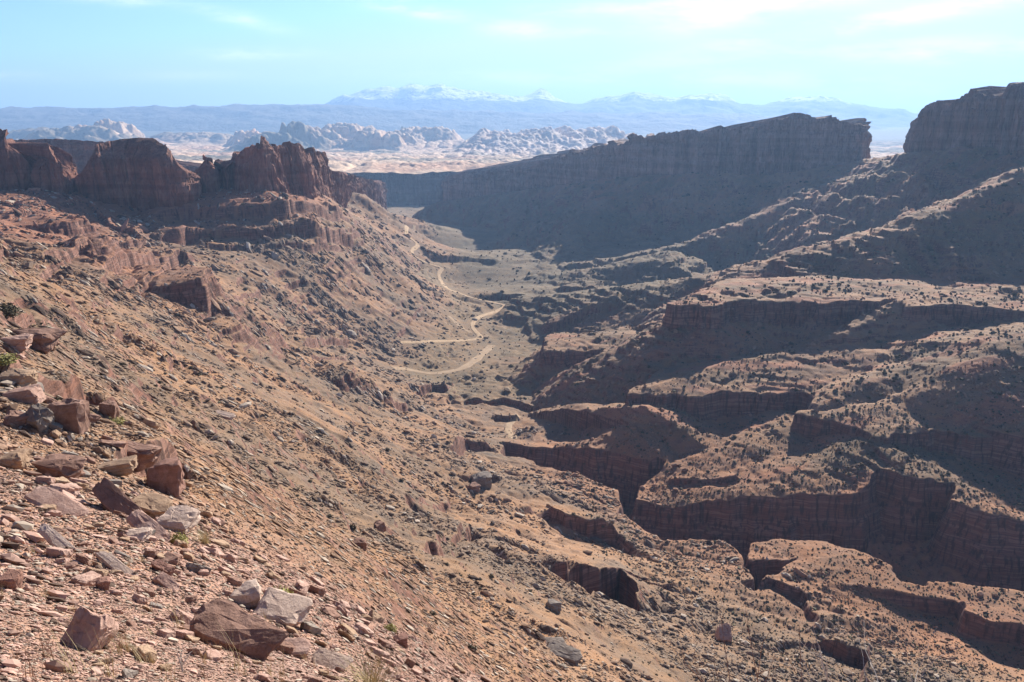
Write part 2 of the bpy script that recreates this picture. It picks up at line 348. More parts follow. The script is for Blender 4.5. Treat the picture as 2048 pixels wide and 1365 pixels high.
# ------------------------------------------------------------------ materials
def mat(name, rough=0.95):
    m = bpy.data.materials.new(name); m.use_nodes = True
    b = m.node_tree.nodes['Principled BSDF']; b.inputs['Roughness'].default_value = rough
    b.inputs['Specular IOR Level'].default_value = 0.15
    return m, m.node_tree, b
class NT:
    def __init__(s, nt): s.nt = nt; s.N = nt.nodes; s.L = nt.links
    def new(s, t, **k):
        n = s.N.new(t)
        for a, b in k.items(): setattr(n, a, b)
        return n
    def pos(s):
        return s.new('ShaderNodeNewGeometry').outputs['Position']
    def mapv(s, v, scale):
        n = s.new('ShaderNodeVectorMath', operation='MULTIPLY'); s.L.new(v, n.inputs[0]); n.inputs[1].default_value = scale; return n.outputs[0]
    def noise(s, v, sc, det=4, rough=.55):
        n = s.new('ShaderNodeTexNoise'); s.L.new(v, n.inputs['Vector']); n.inputs['Scale'].default_value = sc
        n.inputs['Detail'].default_value = det; n.inputs['Roughness'].default_value = rough; return n.outputs['Fac']
    def ramp(s, f, stops, interp='LINEAR'):
        n = s.new('ShaderNodeValToRGB'); s.L.new(f, n.inputs[0]); e = n.color_ramp.elements; n.color_ramp.interpolation = interp
        e[0].position, e[0].color = stops[0][0], (*stops[0][1], 1); e[1].position, e[1].color = stops[-1][0], (*stops[-1][1], 1)
        for p, c in stops[1:-1]:
            q = e.new(p); q.color = (*c, 1)
        return n.outputs[0]
    def mr(s, f, a, b, c=0., d=1.):
        n = s.new('ShaderNodeMapRange'); s.L.new(f, n.inputs[0])
        for i, q in zip((1,2,3,4), (a,b,c,d)): n.inputs[i].default_value = q
        return n.outputs[0]
    def mix(s, f, a, b, bt='MIX'):
        n = s.new('ShaderNodeMix', data_type='RGBA', blend_type=bt); 
        if hasattr(f, 'links'): s.L.new(f, n.inputs[0])
        else: n.inputs[0].default_value = f
        for i, q in ((6, a), (7, b)):
            if hasattr(q, 'links'): s.L.new(q, n.inputs[i])
            else: n.inputs[i].default_value = (*q, 1)
        return n.outputs[2]
    def math(s, op, a, b=None):
        n = s.new('ShaderNodeMath', operation=op)
        for i, q in enumerate((a, b)):
            if q is None: continue
            if hasattr(q, 'links'): s.L.new(q, n.inputs[i])
            else: n.inputs[i].default_value = q
        return n.outputs[0]
    def bump(s, f, b, dist, st=1.):
        n = s.new('ShaderNodeBump'); s.L.new(f, n.inputs['Height']); n.inputs['Distance'].default_value = dist; n.inputs['Strength'].default_value = st
        s.L.new(n.outputs[0], b.inputs['Normal'])
    def attr(s, name):
        return s.new('ShaderNodeAttribute', attribute_name=name)
    def sep(s, v):
        n = s.new('ShaderNodeSeparateXYZ'); s.L.new(v, n.inputs[0]); return n.outputs
def ground_mat():
    m, nt, b = mat('canyon_ground'); g = NT(nt); p = g.pos()
    at = g.attr('tint').outputs['Color']
    big = g.noise(p, .012, 5, .6); mid = g.noise(p, .11, 5, .65); fin = g.noise(p, 1.1, 6, .7); mic = g.noise(p, 9., 4, .7)
    c = g.mix(g.mr(mid, .38, .62), at, g.mix(1., at, (1.28,1.12,.92), 'MULTIPLY'))
    c = g.mix(g.mr(big, .42, .62), c, g.mix(1., c, (.82,.86,.88), 'MULTIPLY'))
    c = g.mix(g.mr(fin, .30, .46, 1., 0.), c, g.mix(1., c, (.50,.50,.52), 'MULTIPLY'))
    c = g.mix(g.mr(fin, .58, .72), c, g.mix(1., c, (1.5,1.38,1.25), 'MULTIPLY'))
    c = g.mix(g.mr(mic, .36, .50, 1., 0.), c, g.mix(1., c, (.66,.62,.6), 'MULTIPLY'))
    # bare rock where it is steep, banded by height
    nz = g.sep(g.new('ShaderNodeNewGeometry').outputs['Normal'])[2]
    steep = g.mr(nz, .62, .78, 1., 0.)
    band = g.noise(g.mapv(p, (.02,.02,.55)), 1., 4, .7)
    vert = g.noise(g.mapv(p, (.5,.5,.03)), 1., 3, .6)
    rock = g.ramp(band, [(.3,(.10,.048,.034)),(.42,(.24,.115,.078)),(.5,(.12,.062,.046)),(.58,(.30,.165,.12)),(.7,(.16,.09,.066))])
    rock = g.mix(g.mr(vert, .38, .5, .8, 0.), rock, (.05,.03,.025))
    c = g.mix(steep, c, rock)
    nt.links.new(c, b.inputs['Base Color'])
    h = g.math('ADD', g.math('MULTIPLY', fin, 1.0), g.math('MULTIPLY', mic, .15))
    g.bump(h, b, .5, .8)
    return m
def cliff_mat(name, a, bcol, c2, dark, sc=1.):
    m, nt, b = mat(name); g = NT(nt); p = g.pos()
    vert = g.noise(g.mapv(p, (.09*sc,.09*sc,.006*sc)), 1., 5, .62)
    vf = g.noise(g.mapv(p, (.5*sc,.5*sc,.03*sc)), 1., 4, .6)
    band = g.noise(g.mapv(p, (.004*sc,.004*sc,.09*sc)), 1., 4, .65)
    pat = g.noise(p, .035*sc, 5, .6)
    c = g.ramp(vert, [(.3, a), (.5, bcol), (.68, c2)])
    c = g.mix(g.mr(band, .42, .56, 0., .8), c, g.mix(1., c, (.70,.66,.66), 'MULTIPLY'))
    c = g.mix(g.mr(vf, .34, .48, .7, 0.), c, dark)
    c = g.mix(g.mr(pat, .52, .66, 0., .6), c, g.mix(1., c, (1.35,1.2,1.1), 'MULTIPLY'))
    nt.links.new(c, b.inputs['Base Color'])
    g.bump(g.math('ADD', vf, g.math('MULTIPLY', band, .6)), b, 2.2/sc, .9)
    return m
M_GROUND = ground_mat()
M_CLIFF = cliff_mat('red_sandstone_cliff', (.15,.065,.045), (.24,.115,.08), (.34,.19,.14), (.07,.035,.03))
M_CLIFFD = cliff_mat('brown_sandstone_cliff', (.17,.10,.08), (.27,.175,.135), (.37,.25,.20), (.07,.042,.036), .8)
M_RIVER = cliff_mat('far_canyon_cliff', (.13,.08,.065), (.18,.11,.09), (.23,.15,.12), (.09,.06,.05), .5)
# ------------------------------------------------------------------ object helpers
def tag(o, label=None, cat=None, group=None, kind=None):
    for k, v in (('label', label), ('category', cat), ('group', group), ('kind', kind)):
        if v: o[k] = v
    return o
def mesh_obj(name, V, Fq, m, tri=False, smooth=True, tint=None):
    me = bpy.data.meshes.new(name)
    V = np.asarray(V, np.float32); Fq = np.asarray(Fq, np.int32); k = Fq.shape[1]
    me.vertices.add(len(V)); me.vertices.foreach_set('co', V.ravel())
    me.loops.add(Fq.size); me.loops.foreach_set('vertex_index', Fq.ravel())
    me.polygons.add(len(Fq)); me.polygons.foreach_set('loop_start', np.arange(0, Fq.size, k, dtype=np.int32))
    me.polygons.foreach_set('use_smooth', np.full(len(Fq), smooth, bool))
    me.update(calc_edges=True)
    if tint is not None:
        a = me.color_attributes.new('tint', 'FLOAT_COLOR', 'POINT')
        a.data.foreach_set('color', np.c_[tint, np.ones(len(V))].astype(np.float32).ravel())
    if m: me.materials.append(m)
    o = bpy.data.objects.new(name, me); COL.objects.link(o); return o
def gridfaces(nu, nv, close=False):
    i = np.arange(nu if close else nu-1)[:,None]; j = np.arange(nv-1)[None]
    a = i*nv+j; b = ((i+1) % nu)*nv+j
    return np.stack([a, b, b+1, a+1], -1).reshape(-1, 4)
# ---- ground tint: the soil's own colour, by place
def soil(x, y, z):
    r = np.hypot(x, y)
    ax = np.interp(y, [0,250,380,540,700,900,1100,1400,2500], [300,215,150,60,10,-45,-20,-100,-330])
    right = sstep(0, 45, x-ax)[:,None]
    red = np.array([.30,.145,.095]); tan = np.array([.285,.181,.116]); olive = np.array([.21,.142,.092]); grey = np.array([.21,.150,.108]); orange = np.array([.31,.18,.105]); pink = np.array([.37,.24,.19])
    n1 = fbm(x/70, y/45, 4, 101)[:,None]; n2 = fbm(x/25, y/18, 4, 102)[:,None]
    c = tan+(grey-tan)*sstep(-.3, .2, n1)
    c = c+(orange-c)*sstep(.15, .5, n2)*.32
    up = sstep(-140, -100, z)[:,None]*(1-right)*sstep(450, 750, r)[:,None]
    c = c+(red-c)*up*.85
    rc = tan+(olive-tan)*sstep(-.25, .2, fbm(x/90, y/50, 4, 103)[:,None])
    rc = rc+(red*1.1-rc)*sstep(.05, .4, fbm(x/60, y/20, 4, 104)[:,None])*.7
    c = c*(1-right)+rc*right
    # lower benches are red soil
    low = (sstep(-262, -255, z)*(1-sstep(-240, -226, z))*sstep(270, 330, y)*(1-sstep(600, 700, y))*sstep(-10, 40, x))[:,None]
    c = c+(np.array([.27,.145,.09])-c)*low*.75
    fl = (1-sstep(-268, -255, z))[:,None]*sstep(700, 780, r)[:,None]
    c = c+(np.array([.20,.155,.095])-c)*fl*.6
    fo = (right[:,0]*sstep(950, 1050, y)*(1-sstep(-215, -190, z)))[:,None]
    c = c+(np.array([.165,.135,.09])*(1+.25*n2)-c)*fo*.8
    near = (1-sstep(14, 75, r))[:,None]
    c = c+(pink-c)*near
    return c
V = np.c_[GX.ravel(), GY.ravel(), GZ.ravel()]
terr = mesh_obj('canyon_ground', V, gridfaces(len(TH), len(LR)), M_GROUND, tint=soil(V[:,0], V[:,1], V[:,2]))
tag(terr, 'rocky canyon slopes and stepped benches of red and tan soil', 'ground', kind='structure')
# ------------------------------------------------------------------ cliffs
def cliff(name, rows, back, m, label, seed=0, flute=6., jag=4., ds=None, nz=44, rnd=.0, lean=.04, step=0., fl_amp=1.):
    """rows: photo (u, v of the top, v of the foot, depth); back: ground points closing the block behind"""
    pts = [(xu(u, (a+b)/2)*SF(Y), SF(Y), tv(a)*SF(Y), tv(b)*SF(Y)-14) for u, a, b, Y in rows]+list(back)
    P = np.array(pts, float); P = np.vstack([P, P[:1]])
    seg = np.hypot(np.diff(P[:,0]), np.diff(P[:,1])); S = np.r_[0, np.cumsum(seg)]
    ds = ds or np.hypot(P[0,0], P[0,1])/950
    n = int(S[-1]/ds); s = np.linspace(0, S[-1], n, endpoint=False)
    c = [np.interp(s, S, P[:,k]) for k in range(4)]
    k = max(1, int(flute*.8/ds)); ker = np.ones(2*k+1)/(2*k+1)
    for q in range(2):
        c[q] = np.convolve(np.r_[c[q][-k:], c[q], c[q][:k]], ker, 'valid')
    tx = np.roll(c[0], -2)-np.roll(c[0], 2); ty = np.roll(c[1], -2)-np.roll(c[1], 2); L = np.hypot(tx, ty)+1e-9
    nx, ny = ty/L, -tx/L
    area = np.sum(c[0]*np.roll(c[1], -1)-np.roll(c[0], -1)*c[1])
    if area < 0: nx, ny = -nx, -ny
    H = c[2]-c[3]
    f = s/flute
    jagv = fbm(f*.35, f*0+seed, 5, seed, .62)*jag*1.25+np.clip(fbm(s/9., f*0+seed, 3, seed+7)-.12, 0, .35)*jag*1.6+np.floor(vnoise(f*.30, f*0+3.3, seed+5)*3)/3*step
    top = c[2]+jagv
    t = np.linspace(0, 1, nz)
    Tm = t[None]; Sm = np.broadcast_to(s[:,None], (n, nz)); zz = c[3][:,None]+(top-c[3])[:,None]*Tm
    fl = ridged(Sm/(flute*2.4)+zz/190, zz/300+seed, 3, seed+1)*flute*.85 + ridged(Sm/(flute*.8), zz/90+seed*2, 2, seed+9)*flute*.34
    crack = np.clip(np.abs(vnoise(Sm/(flute*1.3)+zz/400, zz/260+seed*3.1, seed+20))*6, 0, 1)-1
    slabs = (np.floor(vnoise(Sm/11+zz/60, zz/16, seed+31)*3)/3*1.6+fbm(Sm/16, zz/9, 3, seed+30)*1.5)*flute/6
    mod = fl_amp*np.clip(.65+fbm(Sm/(flute*9), zz/120, 3, seed+60)*1.3, .12, 1.4)
    bed = (np.floor(vnoise(zz/11+fbm(Sm/80, zz*0, 2, seed+61)*.6, Sm*0+seed, seed+62)*3)/3)*flute*.36*(.5+.5*(Tm > .75))
    off = (fl+crack*flute*.75)*mod+bed+slabs+(1-Tm)*H[:,None]*lean - rnd*H[:,None]*np.clip((Tm-.72)/.28, 0, 1)**2.2
    led = np.floor(vnoise(zz/14+seed, Sm/160, seed+33)*2.5)*flute*.10
    off = off+led*(Tm > .75)
    X = c[0][:,None]+nx[:,None]*off; Y = c[1][:,None]+ny[:,None]*off
    V = np.stack([X, Y, zz], -1)
    # top surface: two inset rings and a cap
    cx, cyy = X[:,-1].mean(), Y[:,-1].mean()
    rings = []
    for q, dz in ((.03, 1.), (.12, 2.), (.35, 2.5), (.7, 3.), (.97, 3.)):
        xr = X[:,-1]+(cx-X[:,-1])*q; yr = Y[:,-1]+(cyy-Y[:,-1])*q
        zr = zz[:,-1]*(1-q)+np.mean(c[2])*q+dz*.4+fbm(xr/18, yr/18, 3, seed+50)*2.2*jag/4-rnd*0
        rings.append(np.stack([xr, yr, zr], -1)[:,None])
    V = np.concatenate([V]+rings, 1)
    o = mesh_obj(name, V.reshape(-1, 3), gridfaces(n, V.shape[1], True), m, smooth=False)
    return tag(o, label, 'cliff', kind='structure')
def bk(u, v, Y, zt, zb): return (xu(u, v)*Y, Y, zt, zb)
cliff('mesa_cliff', [(888,357,402,2520),(940,350,395,2440),(1000,341,387,2360),(1060,333,380,2290),(1100,321,374,2230),(1180,301,362,2110),(1250,288,352,2010),(1256,274,352,1995),(1330,270,349,1940),(1400,262,347,1900),(1480,255,346,1850),(1570,243,345,1800),(1580,235,345,1795),(1640,233,338,1770),(1700,240,327,1740),(1727,252,322,1725)],
      [bk(1728,285,1830,-10,-110), bk(1712,285,2150,-6,-110), bk(1600,285,2500,-25,-150), bk(1300,300,2700,-55,-200), bk(1000,350,2850,-160,-290), bk(905,370,2800,-190,-320)], M_CLIFFD,
      'long brown mesa wall in shade, its rim climbing to the right', 11, 11, 9, nz=44, step=11, fl_amp=1.3)
cliff('mesa_cliff', [(1820,250,312,1420),(1832,228,310,1390),(1850,222,306,1370),(1872,212,303,1340),(1900,195,300,1310),(1940,190,297,1280),(1960,188,297,1265),(1990,184,295,1245),(1996,172,295,1240),(2010,164,295,1230),(2030,164,296,1220),(2044,170,296,1212),(2100,160,300,1180),(2300,140,310,1120)],
      [bk(2500,200,1150,75,-60), bk(2500,200,1700,70,-60), bk(2050,200,1800,60,-60), bk(1835,230,1650,20,-90)], M_CLIFFD,
      'tall brown cliff with a knobbly rim against the sky', 23, 8, 9, rnd=.08, step=9, fl_amp=1.3)
cliff('fin_cliff', [(-120,262,372,860),(0,264,376,830),(22,272,378,835),(40,288,380,850),(62,322,384,880),(84,318,384,850),(104,300,384,846),(120,316,386,860),(132,350,388,900)],
      [bk(150,300,1010,-40,-110), bk(60,300,1080,-30,-110), bk(-150,300,1050,-25,-110)], M_CLIFF,
      'rounded red sandstone fins standing beside the domed cliff', 31, 7, 7, rnd=.24)
cliff('dome_cliff', [(156,345,396,930),(164,330,400,915),(178,312,404,905),(200,290,416,912),(228,282,430,930),(252,278,436,942),(270,278,436,942),(290,284,434,935),(315,292,424,922),(345,306,410,922),(370,322,398,940),(386,336,392,985),(396,356,388,1060)],
      [bk(380,345,1200,-85,-130), bk(270,310,1220,-60,-130), bk(170,330,1130,-75,-130)], M_CLIFF,
      'big rounded red sandstone dome with a hollow shaded face', 37, 9, 2.2, rnd=.26, lean=.02, fl_amp=.45)
cliff('fin_cliff', [(386,332,390,1110),(398,320,388,1080),(412,317,388,1060),(430,316,388,1070),(444,330,388,1110),(452,322,388,1080),(466,322,388,1110)],
      [bk(470,340,1250,-75,-130), bk(390,340,1250,-75,-130)], M_CLIFF, 'low pair of rounded red fins between the dome and the crag', 41, 7, 4, rnd=.24)
cliff('crag_cliff', [(462,306,392,1110),(476,302,394,1080),(500,292,396,1065),(520,287,394,1060),(529,272,393,1062),(544,268,392,1068),(556,284,391,1085),(566,291,391,1110),(580,290,391,1120),(592,291,391,1135),(604,291,391,1155),(616,298,391,1185),(632,302,392,1215),(650,306,394,1255)],
      [bk(652,330,1400,-75,-150), bk(560,330,1420,-65,-140), bk(470,330,1300,-75,-130)], M_CLIFF,
      'jagged red crag with sunlit vertical flutes, the tallest on the left side', 47, 9, 7, rnd=.04, step=5, fl_amp=1.5)
cliff('cliff_wall', [(645,345,398,1330),(672,346,404,1450),(700,352,412,1650),(730,360,420,1900),(752,366,426,2150),(764,372,428,2350)],
      [bk(766,370,2700,-205,-320), bk(640,350,2300,-160,-300), bk(600,345,1600,-110,-180)], M_CLIFF,
      'receding cliff wall dropping towards the canyon mouth', 53, 11, 6, nz=36)
cliff('plateau_cliff', [(30,282,340,1630),(60,279,340,1630),(150,281,345,1640),(228,284,345,1650),(244,306,345,1700),(300,322,350,1700),(380,334,352,1700),(470,338,356,1700)],
      [bk(480,345,2000,-130,-230), bk(250,320,2150,-80,-230), bk(20,310,2050,-55,-230)], M_CLIFF,
      'flat-topped red cliff set back behind the domed cliff', 59, 10, 3)
cliff('river_cliff', [(560,344,440,3300),(680,346,438,3250),(765,347,436,3200),(830,348,436,3200),(900,347,440,3250),(1050,345,440,3300)],
      [bk(1100,335,4000,-215,-360), bk(520,335,4000,-215,-360)], M_RIVER, 'straight blue shaded cliff closing the far end of the canyon', 61, 14, 3, nz=30)
# ------------------------------------------------------------------ far country
def far_ground():
    th = np.linspace(-50, 50, 1500)*math.pi/180
    lr = np.concatenate([np.linspace(math.log(3150), math.log(11000), 620), np.linspace(math.log(11000), math.log(30000), 120)[1:]])
    Tm, Lm = np.meshgrid(th, lr, indexing='ij'); r = np.exp(Lm); x = r*np.sin(Tm); y = r*np.cos(Tm)
    u = 1024+np.tan(Tm)*1.02*F
    q = np.interp(r, [3000,3300,4000,5000,6500,8000,11000,14000,20000,30000], [-.066,-.0625,-.057,-.050,-.043,-.036,-.024,-.014,-.008,-.006])
    z = q*y
    w = 1-sstep(9000, 12000, r)
    dm = billow(x/120, y/260, 4, 201)
    z = z+dm*42*w*sstep(3100, 3500, r)+fbm(x/60, y/90, 3, 205)*9*w
    def knoll(u0, v0, uw, Y, s, rough=.35):
        nonlocal z
        x0 = xu(u0, v0)*Y; hw = uw/F*Y; wob = fbm(x/(hw*.5), y/(hw*.5), 3, s+60)*.45; g = np.exp(-np.abs((x-x0)/hw+wob)**4-np.abs((y-Y)/(hw*.9)+wob)**4)
        zt = tv(v0)*Y; zb = np.interp(Y, [3000,3300,4000,5000,6500,8000,11000], [-.066,-.0625,-.057,-.050,-.043,-.036,-.024])*Y
        z = z+(zt-zb)*g*np.minimum(.45+.62*billow(x/(hw*.3), y/(hw*.4), 3, s), .95)
    for u0, v0, uw, Y, sd_ in ((225,250,40,8200,301),(175,266,85,7600,302),(90,266,70,8600,309),(500,264,34,8000,303),(545,270,60,7000,310),(610,270,45,7300,306),(690,266,58,7900,304),(760,272,50,7200,311),(815,254,26,8900,305),(850,270,60,8000,307),(400,272,80,9000,308)):
        knoll(u0, v0, uw, Y, sd_, .9)
    fu = 1024+(x/y)*F*1.02; belt = (sstep(600, 660, fu)*(1-sstep(900, 960, fu))+sstep(100, 170, fu)*(1-sstep(300, 360, fu))*.25)*sstep(6900, 7500, y)*(1-sstep(8200, 8900, y))
    z = z+belt*(25+72*billow(x/150, y/230, 4, 330)*(1+fbm(x/500, y/500, 2, 331)*.8))
    # the field of tall parallel fins
    x0 = xu(1075, 270)*6900; fx = (x-x0); m = sstep(-760, -420, fx)*(1-sstep(650, 1100, fx))*sstep(5600, 6700, y)*(1-sstep(7500, 8300, y))
    fin = billow((x+y*.3)/75+fbm(x/400, y/400, 2, 211)*.9, (y-x*.3)/260, 3, 210)
    z = z+m*(70+132*fin+30*fbm(x/300, y/300, 2, 214))
    m2 = sstep(-900, -300, fx)*(1-sstep(500, 900, fx))*sstep(4400, 5400, y)*(1-sstep(6000, 6600, y))
    z = z+m2*(4+55*billow((x+y*.3)/80, y/220, 3, 215))
    V = np.c_[x.ravel(), y.ravel(), z.ravel()]
    n = fbm(x.ravel()/240, y.ravel()/420, 4, 220)[:,None]; n3 = fbm(x.ravel()/900, y.ravel()/700, 3, 221)[:,None]
    pale = np.array([.66,.47,.31]); salmon = np.array([.50,.31,.20]); scrub = np.array([.15,.14,.10]); white = np.array([.74,.60,.49])
    pale = pale*1.05; c = salmon*1.15+(pale-salmon*1.15)*sstep(-.3, .1, n)
    c = c+(scrub-c)*sstep(.0, .30, n3+n*.4)*.85*sstep(3800, 4600, r.ravel())[:,None]
    c = c+(white-c)*(np.maximum(m, m2).ravel()[:,None])*.8
    c = c+(pale*.92-c)*belt.ravel()[:,None]*.8
    f2 = sstep(8500, 10500, r.ravel())[:,None]; c = c+(scrub*1.1-c)*f2
    return V, gridfaces(len(th), len(lr)), c
m, nt, b = mat('far_slickrock'); g = NT(nt); p = g.pos()
at = g.attr('tint').outputs['Color']; nn = g.noise(p, .02, 5, .65); n2 = g.noise(p, .006, 4, .6)
c = g.mix(g.mr(nn, .35, .5, .75, 0.), at, g.mix(1., at, (.45,.42,.42), 'MULTIPLY')); c = g.mix(g.mr(n2, .5, .7, 0., .6), c, g.mix(1., c, (1.25,1.2,1.15), 'MULTIPLY'))
nt.links.new(c, b.inputs['Base Color']); g.bump(nn, b, 14, .9)
Vf, Ff, Cf = far_ground()
tag(mesh_obj('slickrock_terrain', Vf, Ff, m, tint=Cf), 'pale slickrock country of domes and fins beyond the canyon mouth', 'terrain', kind='structure')
# ground sheet under everything out to the horizon
def ring():
    th = np.linspace(-math.pi, math.pi, 181); rr = np.array([3120., 6000, 12000, 26000])
    Tm, Rm = np.meshgrid(th, rr, indexing='ij')
    z = np.broadcast_to(np.array([-330., -430, -560, -640]), Rm.shape)
    return np.c_[(Rm*np.sin(Tm)).ravel(), (Rm*np.cos(Tm)).ravel(), z.ravel()], gridfaces(181, 4)
def ridge(name, prof, Y, depth, colr, label, seed, amp, snow=None, th=(-50, 50), nU=900, foot=None, scx=700.):
    us = np.array([p[0] for p in prof]); vs = np.array([p[1] for p in prof])
    ths = np.linspace(th[0], th[1], nU)*math.pi/180
    k = np.linspace(-1, 1, 90)
    Tm, Km = np.meshgrid(ths, k, indexing='ij')
    yy = Y+Km*depth; xx = yy*np.tan(Tm)
    u = 1024+np.tan(Tm)*F*1.045
    top = np.interp(u, us, np.array([tv(v) for v in vs]))*Y
    ft = foot if foot is not None else -300.
    prf = 1-np.abs(Km)**1.15
    z = ft+(top-ft)*prf+ (ridged(xx/scx, yy/scx, 5, seed)-.25)*amp*np.clip(prf*1.5, 0, 1)*np.clip((top-ft)/400, 0, 1)
    V = np.c_[xx.ravel(), yy.ravel(), z.ravel()]
    o = mesh_obj(name, V, gridfaces(nU, 90), colr)
    return tag(o, label, 'mountains', kind='structure')
def mount_mat(name, base_c, snow):
    m, nt, b = mat(name); g = NT(nt); p = g.pos()
    n1 = g.noise(p, .0016, 6, .65)
    c = g.mix(g.mr(n1, .4, .6), base_c, tuple(q*1.5 for q in base_c))
    if snow:
        zc = g.sep(p)[2]
        zz = g.math('ADD', zc, g.math('MULTIPLY', n1, 520.))
        fac = g.math('MULTIPLY', g.mr(zz, snow, snow+60), 1.)
        nz = g.sep(g.new('ShaderNodeNewGeometry').outputs['Normal'])
        fac = g.math('MULTIPLY', fac, g.mr(g.noise(p, .004, 5, .7), .38, .5))
        c = g.mix(fac, c, (.85,.87,.9))
    nt.links.new(c, b.inputs['Base Color']); g.bump(n1, b, 260, .8)
    return m
m_mesa = mount_mat('far_mesa', (.10,.09,.075), None); m_mtn = mount_mat('snowy_mountain', (.05,.06,.08), 690.)
ridge('mesa_hills', [(-700,216),(0,217),(110,211),(150,214),(280,215),(430,211),(540,208),(660,210),(760,218),(900,222),(1300,226),(1500,228),(1700,240),(1800,262),(1900,272),(3000,280)], 15500, 3200, m_mesa, 'long dark blue mesa ridge along the horizon', 401, 60, foot=-330.)
ridge('snowy_mountains', [(-700,260),(560,255),(620,222),(660,206),(690,192),(730,184),(765,181),(800,183),(825,175),(860,173),(885,170),(920,178),(960,181),(1010,180),(1050,186),(1090,184),(1130,198),(1160,202),(1230,194),(1270,182),(1300,186),(1340,190),(1380,184),(1420,183),(1450,190),(1480,205),(1530,212),(1590,199),(1640,196),(1680,199),(1720,208),(1760,216),(1800,222),(1830,232),(1900,240),(3000,260)],
      21500, 5200, m_mtn, 'snow-streaked blue mountain range on the skyline', 411, 190, foot=-200., nU=1200, scx=1500.)
Vr, Fr = ring()
tag(mesh_obj('valley_floor', Vr, Fr, m_mesa), 'low ground spreading out to the horizon', 'ground', kind='structure')
# ------------------------------------------------------------------ road and wash
def strip(name, pts, w, m, label, cat, lift=.35, zc=None, step=3.):
    P = np.array([hit_slope(u, v) for u, v in pts])
    seg = np.hypot(np.diff(P[:,0]), np.diff(P[:,1])); S = np.r_[0, np.cumsum(seg)]
    s = np.arange(0, S[-1], step); x = np.interp(s, S, P[:,0]); y = np.interp(s, S, P[:,1])
    k = 4; ker = np.ones(2*k+1)/(2*k+1)
    if len(x) > 3*k:
        x = np.convolve(np.pad(x, k, 'edge'), ker, 'valid'); y = np.convolve(np.pad(y, k, 'edge'), ker, 'valid')
    tx = np.gradient(x); ty = np.gradient(y); L = np.hypot(tx, ty)+1e-9; nx, ny = -ty/L, tx/L
    V = []
    ww = w*(1+.45*fbm(s/16, s*0, 4, 5, .6))
    offs = np.linspace(-1, 1, 9)
    xs = x[:,None]+nx[:,None]*offs*ww[:,None]/2; ys = y[:,None]+ny[:,None]*offs*ww[:,None]/2
    z = zat(xs.ravel(), ys.ravel()).reshape(xs.shape)
    e = np.abs(offs)[None]
    z = z+lift-(e > .95)*lift*1.6
    o = mesh_obj(name, np.stack([xs, ys, z], -1).reshape(-1, 3), gridfaces(len(s), 9), m)
    return tag(o, label, cat, kind='structure')
m_road, nt, b = mat('pale_dirt'); g = NT(nt); p = g.pos(); nt.links.new(g.ramp(g.noise(p, .25, 5, .6), [(.3,(.34,.225,.13)),(.7,(.50,.36,.22))]), b.inputs['Base Color'])
m_wash, nt, b = mat('wash_sand'); g = NT(nt); p = g.pos(); nt.links.new(g.ramp(g.noise(p, .15, 5, .6), [(.3,(.30,.205,.125)),(.7,(.42,.30,.19))]), b.inputs['Base Color'])
strip('dirt_road', ROAD_PX, 8, m_road, 'pale dirt road winding along the canyon floor to the far gap', 'road', .6)
strip('dry_wash', WASH_PX, 11, m_wash, 'sandy dry wash looping round a low red terrace', 'wash', .3)
strip('dry_wash', WASH2_PX, 7, m_wash, 'pale gravel wash beside the dirt road', 'wash', .3)
strip('dry_wash', [(1040,828),(1022,842),(1014,856),(1022,872),(1028,882)], 7, m_wash, 'short sandy wash at the head of the gorge', 'wash', .3)
#@@ROCKS@@
# ------------------------------------------------------------------ stone and plants
def stone_mat(name, a, b_, sc=6.):
    m, nt, b = mat(name); g = NT(nt); tcn = g.new('ShaderNodeTexCoord').outputs['Object']; p = g.pos()
    rnd = g.new('ShaderNodeObjectInfo').outputs['Random']
    n1 = g.noise(p, sc*.35, 6, .65); n2 = g.noise(p, sc*3, 5, .7); band = g.noise(g.mapv(tcn, (.6,.6,5.)), 1.6, 4, .6)
    c = g.mix(g.mr(n1, .35, .65), a, b_)
    c = g.mix(g.mr(band, .45, .6, 0., .5), c, g.mix(1., c, (.72,.66,.64), 'MULTIPLY'))
    c = g.mix(g.mr(n2, .34, .48, .6, 0.), c, g.mix(1., c, (.5,.48,.48), 'MULTIPLY'))
    c = g.mix(g.math('MULTIPLY', rnd, .45), c, g.mix(1., c, (.72,.66,.62), 'MULTIPLY'))
    nt.links.new(c, b.inputs['Base Color']); g.bump(g.math('ADD', n1, g.math('MULTIPLY', n2, .5)), b, .06*6/sc, .7)
    return m
M_PINK = stone_mat('pink_sandstone', (.40,.25,.195), (.52,.36,.29)); M_PALE = stone_mat('pale_sandstone', (.50,.38,.30), (.62,.49,.40))
M_BROWN = stone_mat('brown_sandstone', (.23,.135,.10), (.34,.215,.165)); M_GREY = stone_mat('grey_stone', (.20,.17,.145), (.31,.265,.225))
M_TAN = stone_mat('tan_sandstone', (.34,.23,.15), (.44,.31,.21)); M_RED = stone_mat('red_sandstone', (.25,.14,.105), (.35,.20,.155))
STONES = {'pink': M_PINK, 'pale': M_PALE, 'brown': M_BROWN, 'grey': M_GREY, 'tan': M_TAN, 'red': M_RED}
